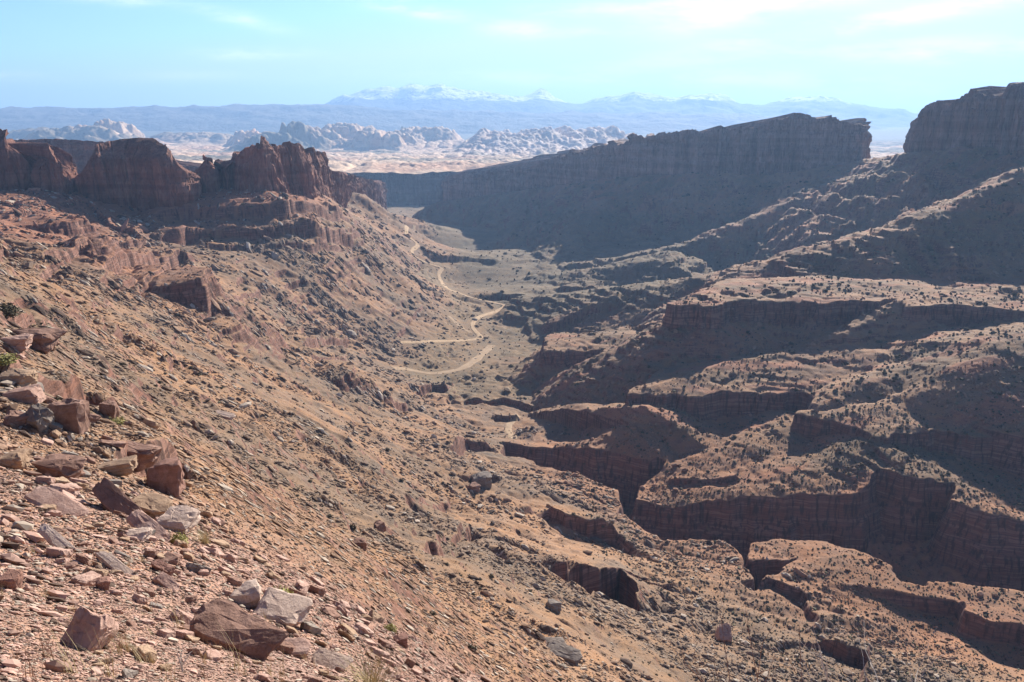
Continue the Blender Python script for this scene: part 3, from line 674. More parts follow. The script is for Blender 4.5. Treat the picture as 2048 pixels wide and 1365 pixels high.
def stone_mesh(seed, round_=.25, flat=1., n=26, bev=.05):
    """unit block: corners of a skewed box knocked off at random"""
    r = random.Random(seed); bm = bmesh.new()
    for i in range(n):
        v = Vector([r.uniform(-1, 1) for _ in range(3)])
        k = r.randrange(3); v[k] = math.copysign(1, v[k]); 
        sph = v.normalized()*1.08
        v = v*(1-round_)+sph*round_; bm.verts.new((v.x*.5+v.z*.08, v.y*.5, v.z*.5*flat))
    for sx in (-1, 1):
        for sy in (-1, 1):
            for sz in (-1, 1):
                if r.random() < .75*(1-round_): bm.verts.new((sx*.5*r.uniform(.62, .98), sy*.5*r.uniform(.62, .98), sz*.5*flat*r.uniform(.75, 1)))
    bmesh.ops.convex_hull(bm, input=bm.verts[:])
    bmesh.ops.delete(bm, geom=[v for v in bm.verts if not v.link_faces], context='VERTS')
    bmesh.ops.bevel(bm, geom=bm.edges[:], offset=bev, segments=1, affect='EDGES', profile=.6)
    bmesh.ops.triangulate(bm, faces=bm.faces[:])
    bmesh.ops.subdivide_edges(bm, edges=[e for e in bm.edges if e.calc_length() > .28], cuts=4)
    bmesh.ops.triangulate(bm, faces=bm.faces[:])
    V = np.array([v.co[:] for v in bm.verts])
    d = fbm(V[:,0]*3+seed, V[:,1]*3+V[:,2]*2, 5, seed, .6)*.085+np.floor(vnoise(V[:,2]*8+seed+V[:,0]*1.2, V[:,1]*.7, seed+1)*2.5)*.022-np.clip(.12-np.abs(vnoise(V[:,0]*2.2+seed, V[:,1]*2.2-V[:,2]*1.7, seed+3)), 0, 1)*.45
    for v, q in zip(bm.verts, d): v.co += v.co.normalized()*float(q)
    me = bpy.data.meshes.new('rock'); bm.to_mesh(me); bm.free(); return me
def gnorm(x, y, e):
    a = zat([x-e, x+e, x, x], [y, y, y-e, y+e]); return Vector(((a[0]-a[1])/(2*e), (a[2]-a[3])/(2*e), 1)).normalized()
def put(name, me, m, u, v, w, d, h, yaw=0, tilt=0, roll=0, sink=.3, label=None, cat='rock', group=None):
    """w, d, h in photo pixels at the spot where it stands; (u, v) is its foot"""
    x, y, z = hit(u, v); r = math.sqrt(x*x+y*y+z*z); k = r/F*.80
    o = bpy.data.objects.new(name, me.copy() if me.users else me); COL.objects.link(o)
    if not o.data.materials: o.data.materials.append(m)
    o.scale = (w*k, d*k, h*k); o.location = (x, y+d*k*.35, z+h*k*(.5-sink-.08))
    o.rotation_euler = (R(tilt), R(roll), R(yaw)); return tag(o, label, cat, group)
T_ = [ # u v w d h yaw tilt roll sink shape(round, flat) colour label
 ('rock_slab',168,1300,78,90,86,-14,38,6,.30,.05,'pink','upright pink slab with a smooth pale face and dark red underside','slab'),
 ('rock_slab',455,1300,205,110,66,-24,20,16,.28,.05,'brown','largest foreground slab, brown and striped, tilted with a dark pointed end','slab'),
 ('boulder',553,1244,125,110,52,-8,14,4,.45,.45,'pale','broad pale rounded boulder just above the striped slab','boulder'),
 ('boulder',486,1212,66,60,52,12,6,-6,.25,.15,'pale','blocky pale boulder left of the broad rounded boulder','boulder'),
 ('rock_slab',232,1026,172,48,30,-33,22,20,.2,.03,'brown','long dark leaning slab running down beside the dark outcrop','slab'),
 ('rock_slab',292,1072,130,40,26,-32,16,16,.2,.03,'pink','long pink slab directly below the long leaning slab','slab'),
 ('boulder',112,958,96,80,52,-10,0,6,.30,.6,'brown','rounded brown boulder at the upper end of the long leaning slab','boulder'),
 ('boulder',16,936,56,60,42,5,0,0,.28,.7,'tan','rounded tan boulder cut by the left edge of the photo','boulder'),
 ('boulder',347,1062,80,76,42,-8,8,4,.2,.12,'pale','pale flat-topped boulder casting a dark shadow on its lower side','boulder'),
 ('boulder',290,1034,92,70,44,-14,4,8,.3,.3,'tan','squat tan boulder pressed against the foot of the dark outcrop','boulder'),
 ('rock_slab',270,1080,52,44,22,8,6,4,.3,.1,'pale','small pale flat slab below the long leaning slab','slab'),
 ('rock_slab',222,950,88,44,32,12,4,-6,.25,.08,'tan','straight tan block lying in front of the dark outcrop','block'),
 ('rock_outcrop',325,985,72,64,88,14,-4,0,.22,.05,'red','tall dark red outcrop block with a flat top, facing the canyon','outcrop'),
 ('rock_outcrop',262,936,90,60,56,-6,-2,4,.25,.1,'brown','low dark block joined to the left of the tall red outcrop','outcrop'),
 ('boulder',24,770,64,60,42,0,0,6,.3,.4,'tan','tan boulder on top of the pile at the left edge','boulder'),
 ('boulder',40,805,70,50,40,10,0,-6,.3,.3,'pink','pink block in the middle of the pile at the left edge','boulder'),
 ('boulder',72,858,50,46,58,-18,16,14,.2,.15,'grey','blue-grey pointed boulder beside the tall dark block','boulder'),
 ('rock_outcrop',132,862,66,56,84,6,-4,0,.2,.08,'brown','tall dark block with a pale top standing by the grey boulder','outcrop'),
 ('boulder',28,855,52,50,44,20,0,4,.3,.4,'brown','dark boulder at the foot of the left edge pile','boulder'),
 ('boulder',62,694,92,70,50,-8,4,8,.25,.25,'brown','dark brown boulder with a sunlit sloping top, upper left edge','boulder'),
 ('rock_slab',24,698,60,50,34,10,0,0,.3,.2,'pink','pinkish slab leaning against the dark upper left boulder','slab'),
 ('boulder',214,836,38,34,50,0,0,6,.25,.15,'brown','small dark upright block right of the tall dark block','block'),
 ('rock_slab',120,1100,150,26,10,-27,12,24,.3,.02,'pale','long thin pale rock edge crossing the red foreground slope','slab'),
 ('rock_slab',240,1146,150,24,10,-25,12,22,.3,.02,'pale','second length of the pale rock edge, further down the slope','slab'),
 ('rock_slab',332,1176,62,26,18,-26,10,20,.25,.04,'pink','rounded pink slab end at the foot of the pale rock edge','slab'),
 ('rock_slab',322,1148,52,26,24,-20,6,12,.25,.04,'red','bright red block behind the pink slab end','block'),
 ('rock_slab',100,1020,130,60,14,-20,8,16,.3,.1,'pink','broad low pink slab below the left edge boulders','slab'),
 ('rock_slab',655,1335,90,50,16,-18,12,8,.3,.05,'pale','pale flat slab near the bottom, right of the striped slab','slab'),
 ('rock_slab',575,1310,80,50,18,12,10,4,.3,.08,'pink','pink flat slab touching the pointed end of the striped slab','slab'),
 ('boulder',12,1180,40,40,44,0,0,0,.3,.15,'red','dark red block at the left edge above the upright slab','block'),
 ('boulder',200,1180,30,30,30,30,0,0,.3,.15,'red','small red block on bare slope above the upright slab','block'),
 ('rock_slab',445,835,54,20,10,-10,10,10,.3,.05,'pale','long pale slab alone on the grey middle slope','slab'),
 ('boulder',962,975,52,46,40,8,0,0,.25,.2,'grey','dark grey boulder cluster stone above the sunlit basin','boulder'),
 ('boulder',948,985,30,30,26,30,0,0,.25,.3,'brown','smaller brown stone touching the dark grey cluster stone','boulder'),
 ('rock_slab',1128,1322,88,44,26,-16,10,10,.25,.08,'grey','grey split slab near the bottom middle','slab'),
 ('rock_slab',1106,1300,50,30,18,10,6,4,.3,.08,'grey','small grey slab lying against the grey split slab','slab'),
 ('rock_slab',1450,1282,30,44,36,-10,30,0,.3,.1,'pink','lone pale pink stone below the round red knob','stone'),
 ('boulder',720,1098,34,30,26,0,0,0,.3,.2,'brown','dark brown block on the ledge left of the two dark hollows','block'),
 ('boulder',757,1062,30,26,26,40,0,0,.3,.2,'brown','dark block above the ledge left of the two dark hollows','block'),
 ('boulder',800,1290,32,30,24,20,0,0,.3,.2,'red','dark red stone on the lower slope below the pit','block'),
 ('boulder',1108,1222,34,32,34,10,0,0,.3,.4,'grey','dark stone at the lower left corner of the big shadowed hollow','boulder'),
]
for k, (nm,u,v,w_,d_,h_,yw,ti,ro,sk,rd,cl,lab,cat) in enumerate(T_):
    put(nm, stone_mesh(500+k, rd, 1., 24, .02), STONES[cl], u, v, w_, d_, h_, yw, ti, ro, sk, lab, cat)
# ---- loose stone over the slopes: sizes follow one power law from gravel to blocks
def screen_points(n, us=(-60, 2110), vs=(300, 1400)):
    u = RNG.uniform(*us, n); v = RNG.uniform(*vs, n)
    X_ = xu(u, v); th = np.arctan(X_); q = tv(v)*np.cos(th)
    i = np.clip(np.searchsorted(TH, th), 0, len(TH)-1); j = np.empty(n, int)
    for c in np.unique(i):
        mk = i == c; j[mk] = np.searchsorted(QG[c], q[mk])
    ok = j < len(LR)-2; i, j, th = i[ok], j[ok], th[ok]
    l = LR[j]+RNG.uniform(-.5, .5, len(j))*.004; r = np.exp(l)
    return r*np.sin(th), r*np.cos(th), v[ok]
def slope_at(x, y):
    r = np.hypot(x, y); e = np.maximum(r*.004, .05)
    gx = (zat(x+e, y)-zat(x-e, y))/(2*e); gy = (zat(x, y+e)-zat(x, y-e))/(2*e); return gx, gy
def rightness(x, y):
    ax = np.interp(y, [0,250,380,540,700,900,1100,1400,2500], [300,215,150,60,10,-45,-20,-100,-330]); return sstep(-20, 40, x-ax)
ICO = bmesh.new(); bmesh.ops.create_icosphere(ICO, subdivisions=1, radius=.5)
IV = np.array([v.co[:] for v in ICO.verts]); IF = np.array([[v.index for v in f.verts] for f in ICO.faces]); ICO.free()
def blob_cloud(name, x, y, z, s, flat, m, tint, sink=.2, align=None, rough=.35, along=None):
    n = len(x); nv = len(IV)
    P = np.repeat(IV[None], n, 0)*(1+RNG.uniform(-rough, rough, (n, nv, 1)))
    P = P*np.stack([RNG.uniform(.75, 1.5, n), RNG.uniform(.6, 1.1, n), flat*RNG.uniform(.7, 1.3, n)], -1)[:,None]
    a = RNG.uniform(0, 6.283, n)
    if along is not None:
        a = np.where(along[1], along[0]+RNG.normal(0, .35, n), a); P[...,0] *= np.where(along[1], RNG.uniform(1., 1.7, n), 1.)[:,None]
    ca, sa = np.cos(a)[:,None], np.sin(a)[:,None]
    X = P[...,0]*ca-P[...,1]*sa; Y = P[...,0]*sa+P[...,1]*ca; Z = P[...,2]
    if align is not None: Z = Z+X*align[0][:,None]+Y*align[1][:,None]
    V = np.stack([x[:,None]+X*s[:,None], y[:,None]+Y*s[:,None], z[:,None]+(Z+flat*.5-sink*flat)*s[:,None]], -1).reshape(-1, 3)
    Fq = (IF[None]+np.arange(n)[:,None,None]*nv).reshape(-1, 3)
    return mesh_obj(name, V, Fq, m, smooth=False, tint=np.repeat(tint, nv, 0))
m_scr, nt, b = mat('scree'); g = NT(nt); p = g.pos(); at = g.attr('tint').outputs['Color']
c = g.mix(g.mr(g.noise(p, 2.2, 5, .65), .35, .6, .55, 0.), at, g.mix(1., at, (.55,.52,.5), 'MULTIPLY')); nt.links.new(c, b.inputs['Base Color'])
m_bush, nt, b = mat('desert_brush'); g = NT(nt); at = g.attr('tint').outputs['Color']; nt.links.new(at, b.inputs['Base Color'])
x, y, vv = screen_points(210000)
x2 = RNG.uniform(-.66, .66, 25000); l2 = RNG.uniform(math.log(3), math.log(1500), 25000)
x3, y3, _v = screen_points(60000, (-40, 1000), (860, 1400)); k3 = np.hypot(x3, y3) < 42; x3, y3 = x3[k3], y3[k3]
uj = RNG.uniform(-60, 470, 1500); vj = 760+uj*.72+RNG.normal(0, 75, 1500); kj = (vj > 690) & (vj < 1330); uj, vj = uj[kj][:170], vj[kj][:170]
J = np.array([hit(a_, b_)[:2] for a_, b_ in zip(uj, vj)]); nj_ = len(J)
x = np.r_[J[:,0], x, x3, np.exp(l2)*np.sin(x2)]; y = np.r_[J[:,1], y, y3, np.exp(l2)*np.cos(x2)]
r = np.hypot(x, y); z = zat(x, y); gx, gy = slope_at(x, y); steep = np.hypot(gx, gy); rt = rightness(x, y)
px = 1.05*(RNG.random(len(x))+1e-5)**(-1/2.5); px = np.where(r < 150, px*1.25, px); px = np.where(r < 45, px**(1.+.12*sstep(-.3, .3, fbm(x/5, y/5, 3, 143))-.12), px); px = np.minimum(px, np.where(r < 45, 17, 7.5))
px[:nj_] = RNG.uniform(5, 15, nj_)*RNG.uniform(.6, 1, nj_)
streak = ridged((y+fbm(x/90, y/90, 2, 141)*14)/17, x/150, 3, 140); patch = fbm(x/40, y/40, 4, 142)
prob = (1-rt)*np.clip(.22+streak*.95+patch*.7, .03, 1)+rt*np.clip(.10+patch*.25+(steep > .35)*.12, .02, .5)
prob = prob*np.where(steep > 1.1, .15, 1)*(1-.75*(1-sstep(-266, -255, z)))*np.where(r > 1500, .5, 1)
prob = np.where(r < 170, np.maximum(prob, np.clip(.8+patch*.5-.3*sstep(80, 170, r), .2, 1)), prob)
prob = prob*np.where(px > 6, np.where(rt > .5, .05, np.where(r < 45, 1., .25)), 1)
prob[:nj_] = 1.
keep = (RNG.random(len(x)) < prob) & (r > 2.8) & (steep < np.where(rt > .5, .75, 1.25))
x, y, r, z, px, gx, gy, steep, rt = [q[keep] for q in (x, y, r, z, px, gx, gy, steep, rt)]
size = px*np.sqrt(r*r+z*z)/788
size = np.minimum(size, np.where(rt > .5, 4., 9.))
def stone_tint(x, y, r, n):
    k = RNG.random(n)[:,None]; base_c = soil(x, y, zat(x, y))
    c = base_c*(RNG.uniform(.75, 1.5, (n, 1)))
    k = np.where(rightness(x, y)[:,None] > .5, .35+.4*k, k)
    c = np.where(k > .80, np.array([.40,.33,.26])*RNG.uniform(.8, 1.3, (n, 1)), c)
    c = np.where((k < .24), np.array([.125,.085,.065])*RNG.uniform(.6, 1.3, (n, 1)), c)
    return c
order = np.argsort(-size/np.sqrt(r*r+z*z)*((np.abs(x/np.maximum(y, .1)) < .66) & (z/r > -.80)))
big = order[:290]; rest = order[290:]
tag(blob_cloud('scattered_stones', x[rest], y[rest], z[rest], size[rest], .62, m_scr, stone_tint(x[rest], y[rest], r[rest], len(rest)), align=(gx[rest].clip(-1,1), gy[rest].clip(-1,1)), along=(np.arctan2(-gy[rest], -gx[rest]), (r[rest] > 70) & (rt[rest] < .5))),
    'loose stones and gravel strewn over every slope', 'stones', kind='stuff')
VAR = []
for cn in ('pink', 'tan', 'brown', 'grey'):
    for k in range(3):
        me = stone_mesh(900+len(VAR)*7, (.1, .25, .5)[k], (.42, .75, .65)[k], 20, .02); me.materials.append(STONES[cn]); VAR.append((cn, k, me))
def place_words(u, v, r):
    if r < 45: return 'on the near slope of red debris, bottom left' if v > 1000 else 'among the near rocks at the left edge'
    if u > 1150 and v > 700: return 'on the red benches around the gorge'
    if v > 1000: return 'on the lower middle slope'
    if u < 900 and v > 560: return 'on the long middle slope of scree'
    return 'on the upper slopes under the cliffs'
sh = ('flat slab', 'angular', 'rounded')
for i in big:
    near = r[i] < 45
    ci = RNG.choice(4, p=[.45,.25,.25,.05] if near else [.05,.35,.42,.18]); cn, k, me = VAR[ci*3+int(RNG.integers(3))]
    o = bpy.data.objects.new('rock', me); COL.objects.link(o); s_ = float(size[i])
    o.scale = (s_*float(RNG.uniform(.9, 1.6)), s_*float(RNG.uniform(.7, 1.1)), s_*float(RNG.uniform(.7, 1.1))); o.location = (x[i], y[i], z[i]+s_*.18)
    nrm = Vector((-gx[i], -gy[i], 1)).normalized(); q = Vector((0,0,1)).rotation_difference(nrm)
    from mathutils import Euler
    o.rotation_euler = (q.to_matrix() @ Euler((float(RNG.uniform(-.2,.2)), float(RNG.uniform(-.2,.2)), float(RNG.uniform(0, 6.28)))).to_matrix()).to_euler()
    uu = 1024+x[i]/y[i]*F*1.0; v_ = vt(z[i]/y[i]); pw = place_words(uu, v_, r[i])
    tag(o, ('%s %s rock %s' % (cn, sh[k], pw)) if k else ('flat %s rock %s' % (cn, pw)), 'rock', '%s %s rocks %s' % (('flat', 'angular', 'rounded')[k], cn, pw))
# ---- brush: low dark clumps on the benches and flats
x, y, vv = screen_points(90000, vs=(310, 1400))
r = np.hypot(x, y); z = zat(x, y); gx, gy = slope_at(x, y); steep = np.hypot(gx, gy); rt = rightness(x, y); patch = fbm(x/50, y/50, 4, 150)
prob = rt*np.clip(.20+patch*.5, .03, .5)*np.where(steep > .8, .0, 1)+(1-rt)*np.clip(-.04+patch*.3, .008, .2)
prob = prob*sstep(60, 160, r)*np.where(y > 900, .7, 1)
mesa = (x > 40) & (y < 560) & (z < -205); prob = np.where(mesa & (steep < .7), .85, prob)
keep = RNG.random(len(x)) < prob
x, y, r, z, mesa = [q[keep] for q in (x, y, r, z, mesa)]
size = np.clip(RNG.lognormal(-.28, .5, len(x)), .35, 2.6)*np.interp(r, [150, 400, 900, 2000], [.65, 1.0, 2.1, 4.])*np.where(mesa, .72, 1.)
n_ = len(x); k = RNG.random((n_, 1))
tc_ = np.where(k > .7, np.array([.15,.135,.08]), np.where(k > .35, np.array([.07,.062,.038]), np.array([.10,.078,.05])))*RNG.uniform(.7, 1.3, (n_, 1))
order = np.argsort(-size/r*((np.abs(x/y) < .66) & (z/r > -.8))); big = order[:260]; rest = order[260:]
tag(blob_cloud('desert_brush', x[rest], y[rest], z[rest], size[rest], .8, m_bush, tc_[rest], sink=.15, rough=.5), 'low dark desert brush dotting the benches and flats', 'brush', kind='stuff')
def leafy_mesh(seed, n=170, leaf=.09, up=.7):
    """unit bush: twigs fanning from the root with small leaf blades along them"""
    r_ = random.Random(seed); V = []; Fc = []
    for i in range(n):
        a = r_.uniform(0, 6.283); e = math.asin(r_.uniform(.08, 1)); L = r_.uniform(.25, .52)
        d_ = Vector((math.cos(a)*math.cos(e), math.sin(a)*math.cos(e), math.sin(e)*up*1.5)); c_ = d_*L
        for q in range(3):
            t_ = Vector([r_.uniform(-1, 1) for _ in range(3)]).normalized()*leaf; w_ = d_.cross(t_).normalized()*leaf*.45
            c2 = c_*r_.uniform(.75, 1.05)+Vector([r_.uniform(-.05, .05) for _ in range(3)]); k_ = len(V)
            V += [c2-t_-w_*.3, c2+w_, c2+t_, c2-w_]; Fc.append((k_, k_+1, k_+2, k_+3))
    for i in range(14):
        a = r_.uniform(0, 6.283); e = r_.uniform(.3, 1.4); d_ = Vector((math.cos(a)*math.cos(e), math.sin(a)*math.cos(e), math.sin(e)))*.42; w_ = Vector((-math.sin(a), math.cos(a), 0))*.012; k_ = len(V)
        V += [-w_, w_, d_+w_*.4, d_-w_*.4]; Fc.append((k_, k_+1, k_+2, k_+3))
    me = bpy.data.meshes.new('shrub'); me.from_pydata([tuple(q) for q in V], [], Fc); return me
def plain(name, c1, c2):
    m, nt, b = mat(name, .8); g = NT(nt); rnd = g.new('ShaderNodeObjectInfo').outputs['Random']; n_ = g.noise(g.pos(), 5., 3)
    nt.links.new(g.mix(g.math('ADD', g.math('MULTIPLY', rnd, .5), g.math('MULTIPLY', n_, .5)), c1, c2), b.inputs['Base Color']); return m
M_OLIVE = plain('olive_leaves', (.065,.058,.034), (.13,.105,.065)); M_STRAW = plain('straw', (.42,.33,.17), (.56,.46,.27)); M_YEL = plain('yellow_green_leaves', (.26,.24,.08), (.36,.32,.12))
M_GREEN = plain('green_leaves', (.055,.085,.03), (.10,.13,.045)); M_TWIG = plain('bleached_twigs', (.42,.36,.30), (.58,.51,.44)); M_RUST = plain('rust_twigs', (.22,.12,.075), (.33,.20,.13))
BV = []
for k in range(5):
    me = leafy_mesh(70+k, 90, .11); me.materials.append(M_OLIVE); BV.append(me)
for i in big:
    o = bpy.data.objects.new('shrub', BV[int(RNG.integers(5))]); COL.objects.link(o); s_ = float(size[i])
    o.location = (x[i], y[i], z[i]-.05*s_); o.scale = (s_*1.25, s_*1.25, s_*float(RNG.uniform(.9, 1.3))); o.rotation_euler = (0, 0, float(RNG.uniform(0, 6.28)))
    pw = 'on the red benches beside the gorge' if x[i] > 0 else 'on the lower middle slope'
    tag(o, 'low dark olive shrub '+pw, 'shrub', 'dark olive shrubs '+pw)
def tuft_mesh(seed, n=90, spread=.5, thick=.006, stems=False):
    r_ = random.Random(seed); V = []; Fc = []
    for i in range(n):
        a = r_.uniform(0, 6.283); l_ = r_.uniform(.1, 1)**.6*spread; H = r_.uniform(.55, 1); ox, oy = r_.gauss(0, .07), r_.gauss(0, .07)
        w_ = Vector((-math.sin(a), math.cos(a), 0))*thick; P_ = [Vector((ox+math.cos(a)*l_*t**1.6, oy+math.sin(a)*l_*t**1.6, H*t-.18*l_*t*t)) for t in (0, .35, .7, 1)]
        k_ = len(V)
        for q, pt in enumerate(P_): ww = w_*(1-q/3.4); V += [pt-ww, pt+ww]
        for q in range(3): Fc.append((k_+2*q, k_+2*q+1, k_+2*q+3, k_+2*q+2))
    me = bpy.data.meshes.new('tuft'); me.from_pydata([tuple(q) for q in V], [], Fc); return me
def twig_mesh(seed, thick=.012, depth=4, n0=7, curl=.35):
    r_ = random.Random(seed); V = []; Fc = []
    def seg(a, b_, ra, rb):
        d_ = (b_-a).normalized(); s1 = d_.orthogonal().normalized(); s2 = d_.cross(s1); k_ = len(V)
        for pt, rr in ((a, ra), (b_, rb)):
            for q in range(4):
                an = q*math.pi/2; V.append(pt+(s1*math.cos(an)+s2*math.sin(an))*rr)
        for q in range(4): Fc.append((k_+q, k_+(q+1) % 4, k_+4+(q+1) % 4, k_+4+q))
    def grow(p_, d_, L, th, lv):
        for q in range(3):
            d_ = (d_+Vector([r_.uniform(-1, 1) for _ in range(3)])*curl*.5).normalized(); n_ = p_+d_*L/3; seg(p_, n_, th, th*.8); p_ = n_; th *= .8
            if lv > 0 and r_.random() < .85: grow(p_, (d_+Vector([r_.uniform(-1, 1) for _ in range(3)])*.9).normalized(), L*.66, th*.75, lv-1)
    for i in range(n0):
        a = r_.uniform(0, 6.283); grow(Vector((r_.gauss(0, .03), r_.gauss(0, .03), 0)), Vector((math.cos(a)*.6, math.sin(a)*.6, 1)).normalized(), .62, thick, depth-2)
    me = bpy.data.meshes.new('twigs'); me.from_pydata([tuple(q) for q in V], [], Fc); return me
def plant(name, me, m, u, v, w_, h_, label, cat, group=None, xy=None):
    if xy: x_, y_ = xy; z_ = float(zat(x_, y_)[0]); kx = kz = 1.
    else: x_, y_, z_ = hit(u, v); kx = kz = math.sqrt(x_*x_+y_*y_+z_*z_)/F
    if m and not me.materials: me.materials.append(m)
    o = bpy.data.objects.new(name, me); COL.objects.link(o); o.location = (x_, y_, z_-.02*h_*kz); o.scale = (w_*kx, w_*kx, h_*kz); o.rotation_euler = (0, 0, random.uniform(0, 6))
    return tag(o, label, cat, group)
plant('shrub', leafy_mesh(1, 260, .06), M_YEL, 562, 1210, 62, 62, 'yellow-green shrub just above the broad pale boulder', 'shrub')
plant('shrub', leafy_mesh(2, 240, .06), M_YEL, 358, 1090, 40, 44, 'small yellow-green shrub below the pale flat-topped boulder', 'shrub')
plant('shrub', leafy_mesh(3, 260, .06), M_OLIVE, 14, 636, 54, 44, 'dark green bush at the upper left edge, furthest up', 'bush')
plant('shrub', leafy_mesh(4, 260, .06), M_YEL, 10, 738, 50, 30, 'yellow-green bush on the left edge above the boulder pile', 'bush')
plant('shrub', leafy_mesh(5, 240, .06), M_YEL, 232, 850, 40, 30, 'small yellowish bush right of the tall dark block', 'bush')
plant('shrub', leafy_mesh(6, 240, .06), M_YEL, 780, 1262, 30, 26, 'yellowish shrub on the lower slope right of the striped slab', 'shrub')
plant('grass_tuft', tuft_mesh(1, 170, .65), M_STRAW, 745, 1390, 120, 90, 'pale straw grass tuft at the bottom edge', 'grass tuft')
plant('grass_tuft', tuft_mesh(2, 120, .6), M_STRAW, 410, 1090, 56, 44, 'pale grass tuft by the pale flat-topped boulder', 'grass tuft')
for k, (u, v, w_, h_, lab) in enumerate([(150,1350,120,130,'thin dry stalks standing in front of the upright pink slab'),(225,1360,120,120,'thin dry stalks right of the upright pink slab'),(300,1225,90,120,'rusty dry stalks left of the striped slab'),
        (360,1260,70,110,'dry stalks against the left end of the striped slab'),(470,1345,100,110,'dry stalks in front of the striped slab'),(60,1365,110,90,'dry stalks in the bottom left corner'),(340,1365,110,90,'sparse dry stalks at the bottom edge below the striped slab'),(560,1365,100,80,'dry stalks at the bottom edge between the flat slabs')]):
    plant('dry_stalks', tuft_mesh(20+k, 16, .45, .004), M_RUST if k in (2, 5) else M_STRAW, u, v, w_, h_, lab, 'dry plant')
ST = []
for k in range(4):
    me = tuft_mesh(60+k, 14+6*k, .5, .005); me.materials.append(M_RUST if k == 1 else M_STRAW); ST.append(me)
for k in range(44):
    u = random.uniform(0, 780); v = random.uniform(1080+max(0, u-420)*.6, 1365)
    x_, y_, z_ = hit(u, v); r_ = math.hypot(x_, y_)
    if r_ > 26: continue
    o = bpy.data.objects.new('dry_stalks', ST[k % 4]); COL.objects.link(o); q = random.uniform(.22, .42)
    o.location = (x_, y_, z_-.02); o.scale = (q, q, q*random.uniform(.9, 1.4)); o.rotation_euler = (0, 0, random.uniform(0, 6))
    tag(o, 'small tuft of dry %s stalks on the near red debris slope' % ('rusty' if k % 4 == 1 else 'straw'), 'dry plant', 'dry %s stalks on the near slope' % ('rusty' if k % 4 == 1 else 'straw'))
plant('dry_branch', twig_mesh(9, .03, 3, 2, .2), M_TWIG, 365, 1345, 60, 56, 'short bleached branch lying below the striped slab', 'branch')
plant('dry_shrub', twig_mesh(11, .011, 4, 12), M_TWIG, 0, 0, 1.15, 1.25, 'bare bleached shrub at the bottom right, the taller one', 'shrub', xy=(2.35, 4.0))
plant('dry_shrub', twig_mesh(12, .011, 4, 11), M_TWIG, 0, 0, .95, 1.05, 'bare bleached shrub at the bottom edge, left of the taller one', 'shrub', xy=(1.78, 3.9))
plant('dry_shrub', twig_mesh(13, .009, 4, 4, .25), M_RUST, 0, 0, .8, 1.5, 'tall thin bare brown twigs rising before the round red knob', 'shrub', xy=(1.42, 3.9))
plant('dry_shrub', twig_mesh(14, .010, 4, 10), M_TWIG, 0, 0, .8, .75, 'low bare bleached shrub at the bottom edge near the middle', 'shrub', xy=(.65, 4.2))

# ------------------------------------------------------------------ haze, sky, sun, camera
SUN_AZ, SUN_EL = R(24), R(24)          # bearing to the right of the view, height
def haze():
    bm = bmesh.new(); bmesh.ops.create_cube(bm, size=1.)
    me = bpy.data.meshes.new('haze'); bm.to_mesh(me); bm.free(); o = bpy.data.objects.new('haze', me); COL.objects.link(o)
    z0, z1 = -660., 1150.
    o.scale = (64000, 64000, z1-z0); o.location = (0, 0, (z0+z1)/2)
    m = bpy.data.materials.new('haze_air'); m.use_nodes = True; nt = m.node_tree; nt.nodes.clear()
    out = nt.nodes.new('ShaderNodeOutputMaterial'); v = nt.nodes.new('ShaderNodeVolumePrincipled')
    v.inputs['Color'].default_value = (.36,.60,1.,1); v.inputs['Density'].default_value = 6.4e-5; v.inputs['Anisotropy'].default_value = .25
    nt.links.new(v.outputs[0], out.inputs['Volume']); me.materials.append(m)
    tag(o, 'thin blue haze filling the air over the canyon', 'haze', kind='stuff')
haze()
w = bpy.data.worlds.new('World'); SC.world = w; w.use_nodes = True; nt = w.node_tree; g = NT(nt)
bg = nt.nodes['Background']
sky = nt.nodes.new('ShaderNodeTexSky'); sky.sky_type = 'NISHITA'; sky.sun_disc = False
sky.sun_elevation = SUN_EL; sky.sun_rotation = SUN_AZ; sky.altitude = 1700; sky.air_density = 1.; sky.dust_density = .6; sky.ozone_density = 2.5
tc = g.new('ShaderNodeTexCoord').outputs['Generated']
xyz = g.sep(tc)
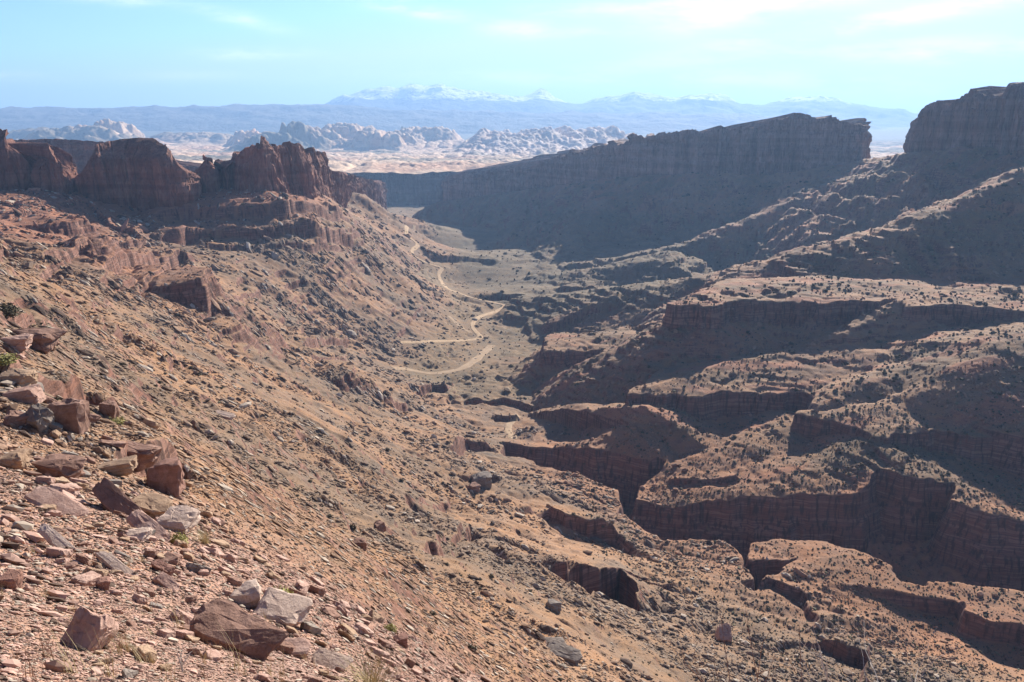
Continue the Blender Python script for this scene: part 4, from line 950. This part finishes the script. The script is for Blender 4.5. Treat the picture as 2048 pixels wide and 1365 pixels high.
# thin cirrus: long wisps lying at their own bearings and heights on the sky
ysafe = g.math('MAXIMUM', xyz[1], .05)
ca_ = g.math('DIVIDE', xyz[0], ysafe); ce_ = g.math('DIVIDE', xyz[2], ysafe)
cmb = g.new('ShaderNodeCombineXYZ'); nt.links.new(ca_, cmb.inputs[0]); nt.links.new(g.math('MULTIPLY', ce_, 5.), cmb.inputs[1])
wn = g.noise(cmb.outputs[0], 7., 7, .66); wn2 = g.noise(cmb.outputs[0], 2.2, 4, .6)
tex = g.mr(wn, .40, .60)
tot = None
for u0, v0, L_, H_, ang, k_ in ((1800,38,400,15,-8.5,1.),(1900,100,210,17,-2,1.),(1430,32,110,26,-10,.65),(1560,8,240,20,-4,.7),(1040,60,60,13,0,.9),(815,18,95,12,8,.75),(500,108,90,10,0,.7),(480,38,75,12,12,.5),(30,155,85,9,0,.6),(1180,62,90,9,-4,.45),(1200,160,420,15,0,.5),(1700,180,340,28,2,.6),(230,4,120,10,4,.5),(350,150,110,9,0,.35),(1250,12,200,12,-3,.5),(1550,110,300,9,-5,.35)):
    a0, e0 = xu(u0, v0), tv(v0); c_, s_ = math.cos(-R(ang)), math.sin(-R(ang))
    da = g.math('ADD', ca_, -a0); de = g.math('ADD', ce_, -e0)
    p1 = g.math('ADD', g.math('MULTIPLY', da, c_*F/L_), g.math('MULTIPLY', de, s_*F/L_))
    p2 = g.math('ADD', g.math('MULTIPLY', da, -s_*F/H_), g.math('MULTIPLY', de, c_*F/H_))
    p2 = g.math('ADD', p2, g.math('MULTIPLY', g.math('ADD', wn2, -.5), 2.4))
    q_ = g.math('ADD', g.math('MULTIPLY', p1, p1), g.math('MULTIPLY', p2, p2))
    gq = g.math('MULTIPLY', g.math('POWER', 2.718, g.math('MULTIPLY', q_, -1.)), k_)
    tot = gq if tot is None else g.math('ADD', tot, gq)
cf = g.math('MINIMUM', g.math('MULTIPLY', tot, g.math('ADD', g.math('MULTIPLY', tex, .95), .12)), .95)
cf = g.math('MULTIPLY', cf, g.mr(xyz[1], .1, .3))
skyc = g.mix(1., sky.outputs[0], (.78,.90,1.08), 'MULTIPLY')
skyc = g.mix(g.mr(xyz[2], .18, .6), skyc, g.mix(1., skyc, (.52,.44,.50), 'MULTIPLY'))  # sky colour dimmed higher up, out of view, to lower the ambient light
skyc = g.mix(1., skyc, (4.7,5.85,6.4), 'DARKEN')
skyc = g.mix(g.mr(ca_, -.7, .5, .55, 0.), skyc, g.mix(1., skyc, (.66,.80,1.0), 'MULTIPLY'))
col = g.mix(cf, skyc, (8.6,8.9,9.1))
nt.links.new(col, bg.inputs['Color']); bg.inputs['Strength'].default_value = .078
sl = bpy.data.lights.new('sun', 'SUN'); sl.energy = 5.; sl.angle = R(.53); sl.color = (1., .92, .82)
so = bpy.data.objects.new('sun', sl); COL.objects.link(so)
d = Vector((math.sin(SUN_AZ)*math.cos(SUN_EL), math.cos(SUN_AZ)*math.cos(SUN_EL), math.sin(SUN_EL)))
so.rotation_euler = d.to_track_quat('Z', 'Y').to_euler(); so.location = d*100
cam = bpy.data.cameras.new('camera'); cam.sensor_width = 36; cam.lens = F/2048*36; cam.clip_start = .1; cam.clip_end = 90000
co = bpy.data.objects.new('camera', cam); COL.objects.link(co); co.rotation_euler = (math.pi/2-PITCH, 0, 0); SC.camera = co
SC.view_settings.view_transform = 'Standard'; SC.view_settings.look = 'None'; SC.view_settings.exposure = 1.27; SC.view_settings.gamma = 1
SC.cycles.volume_bounces = 0
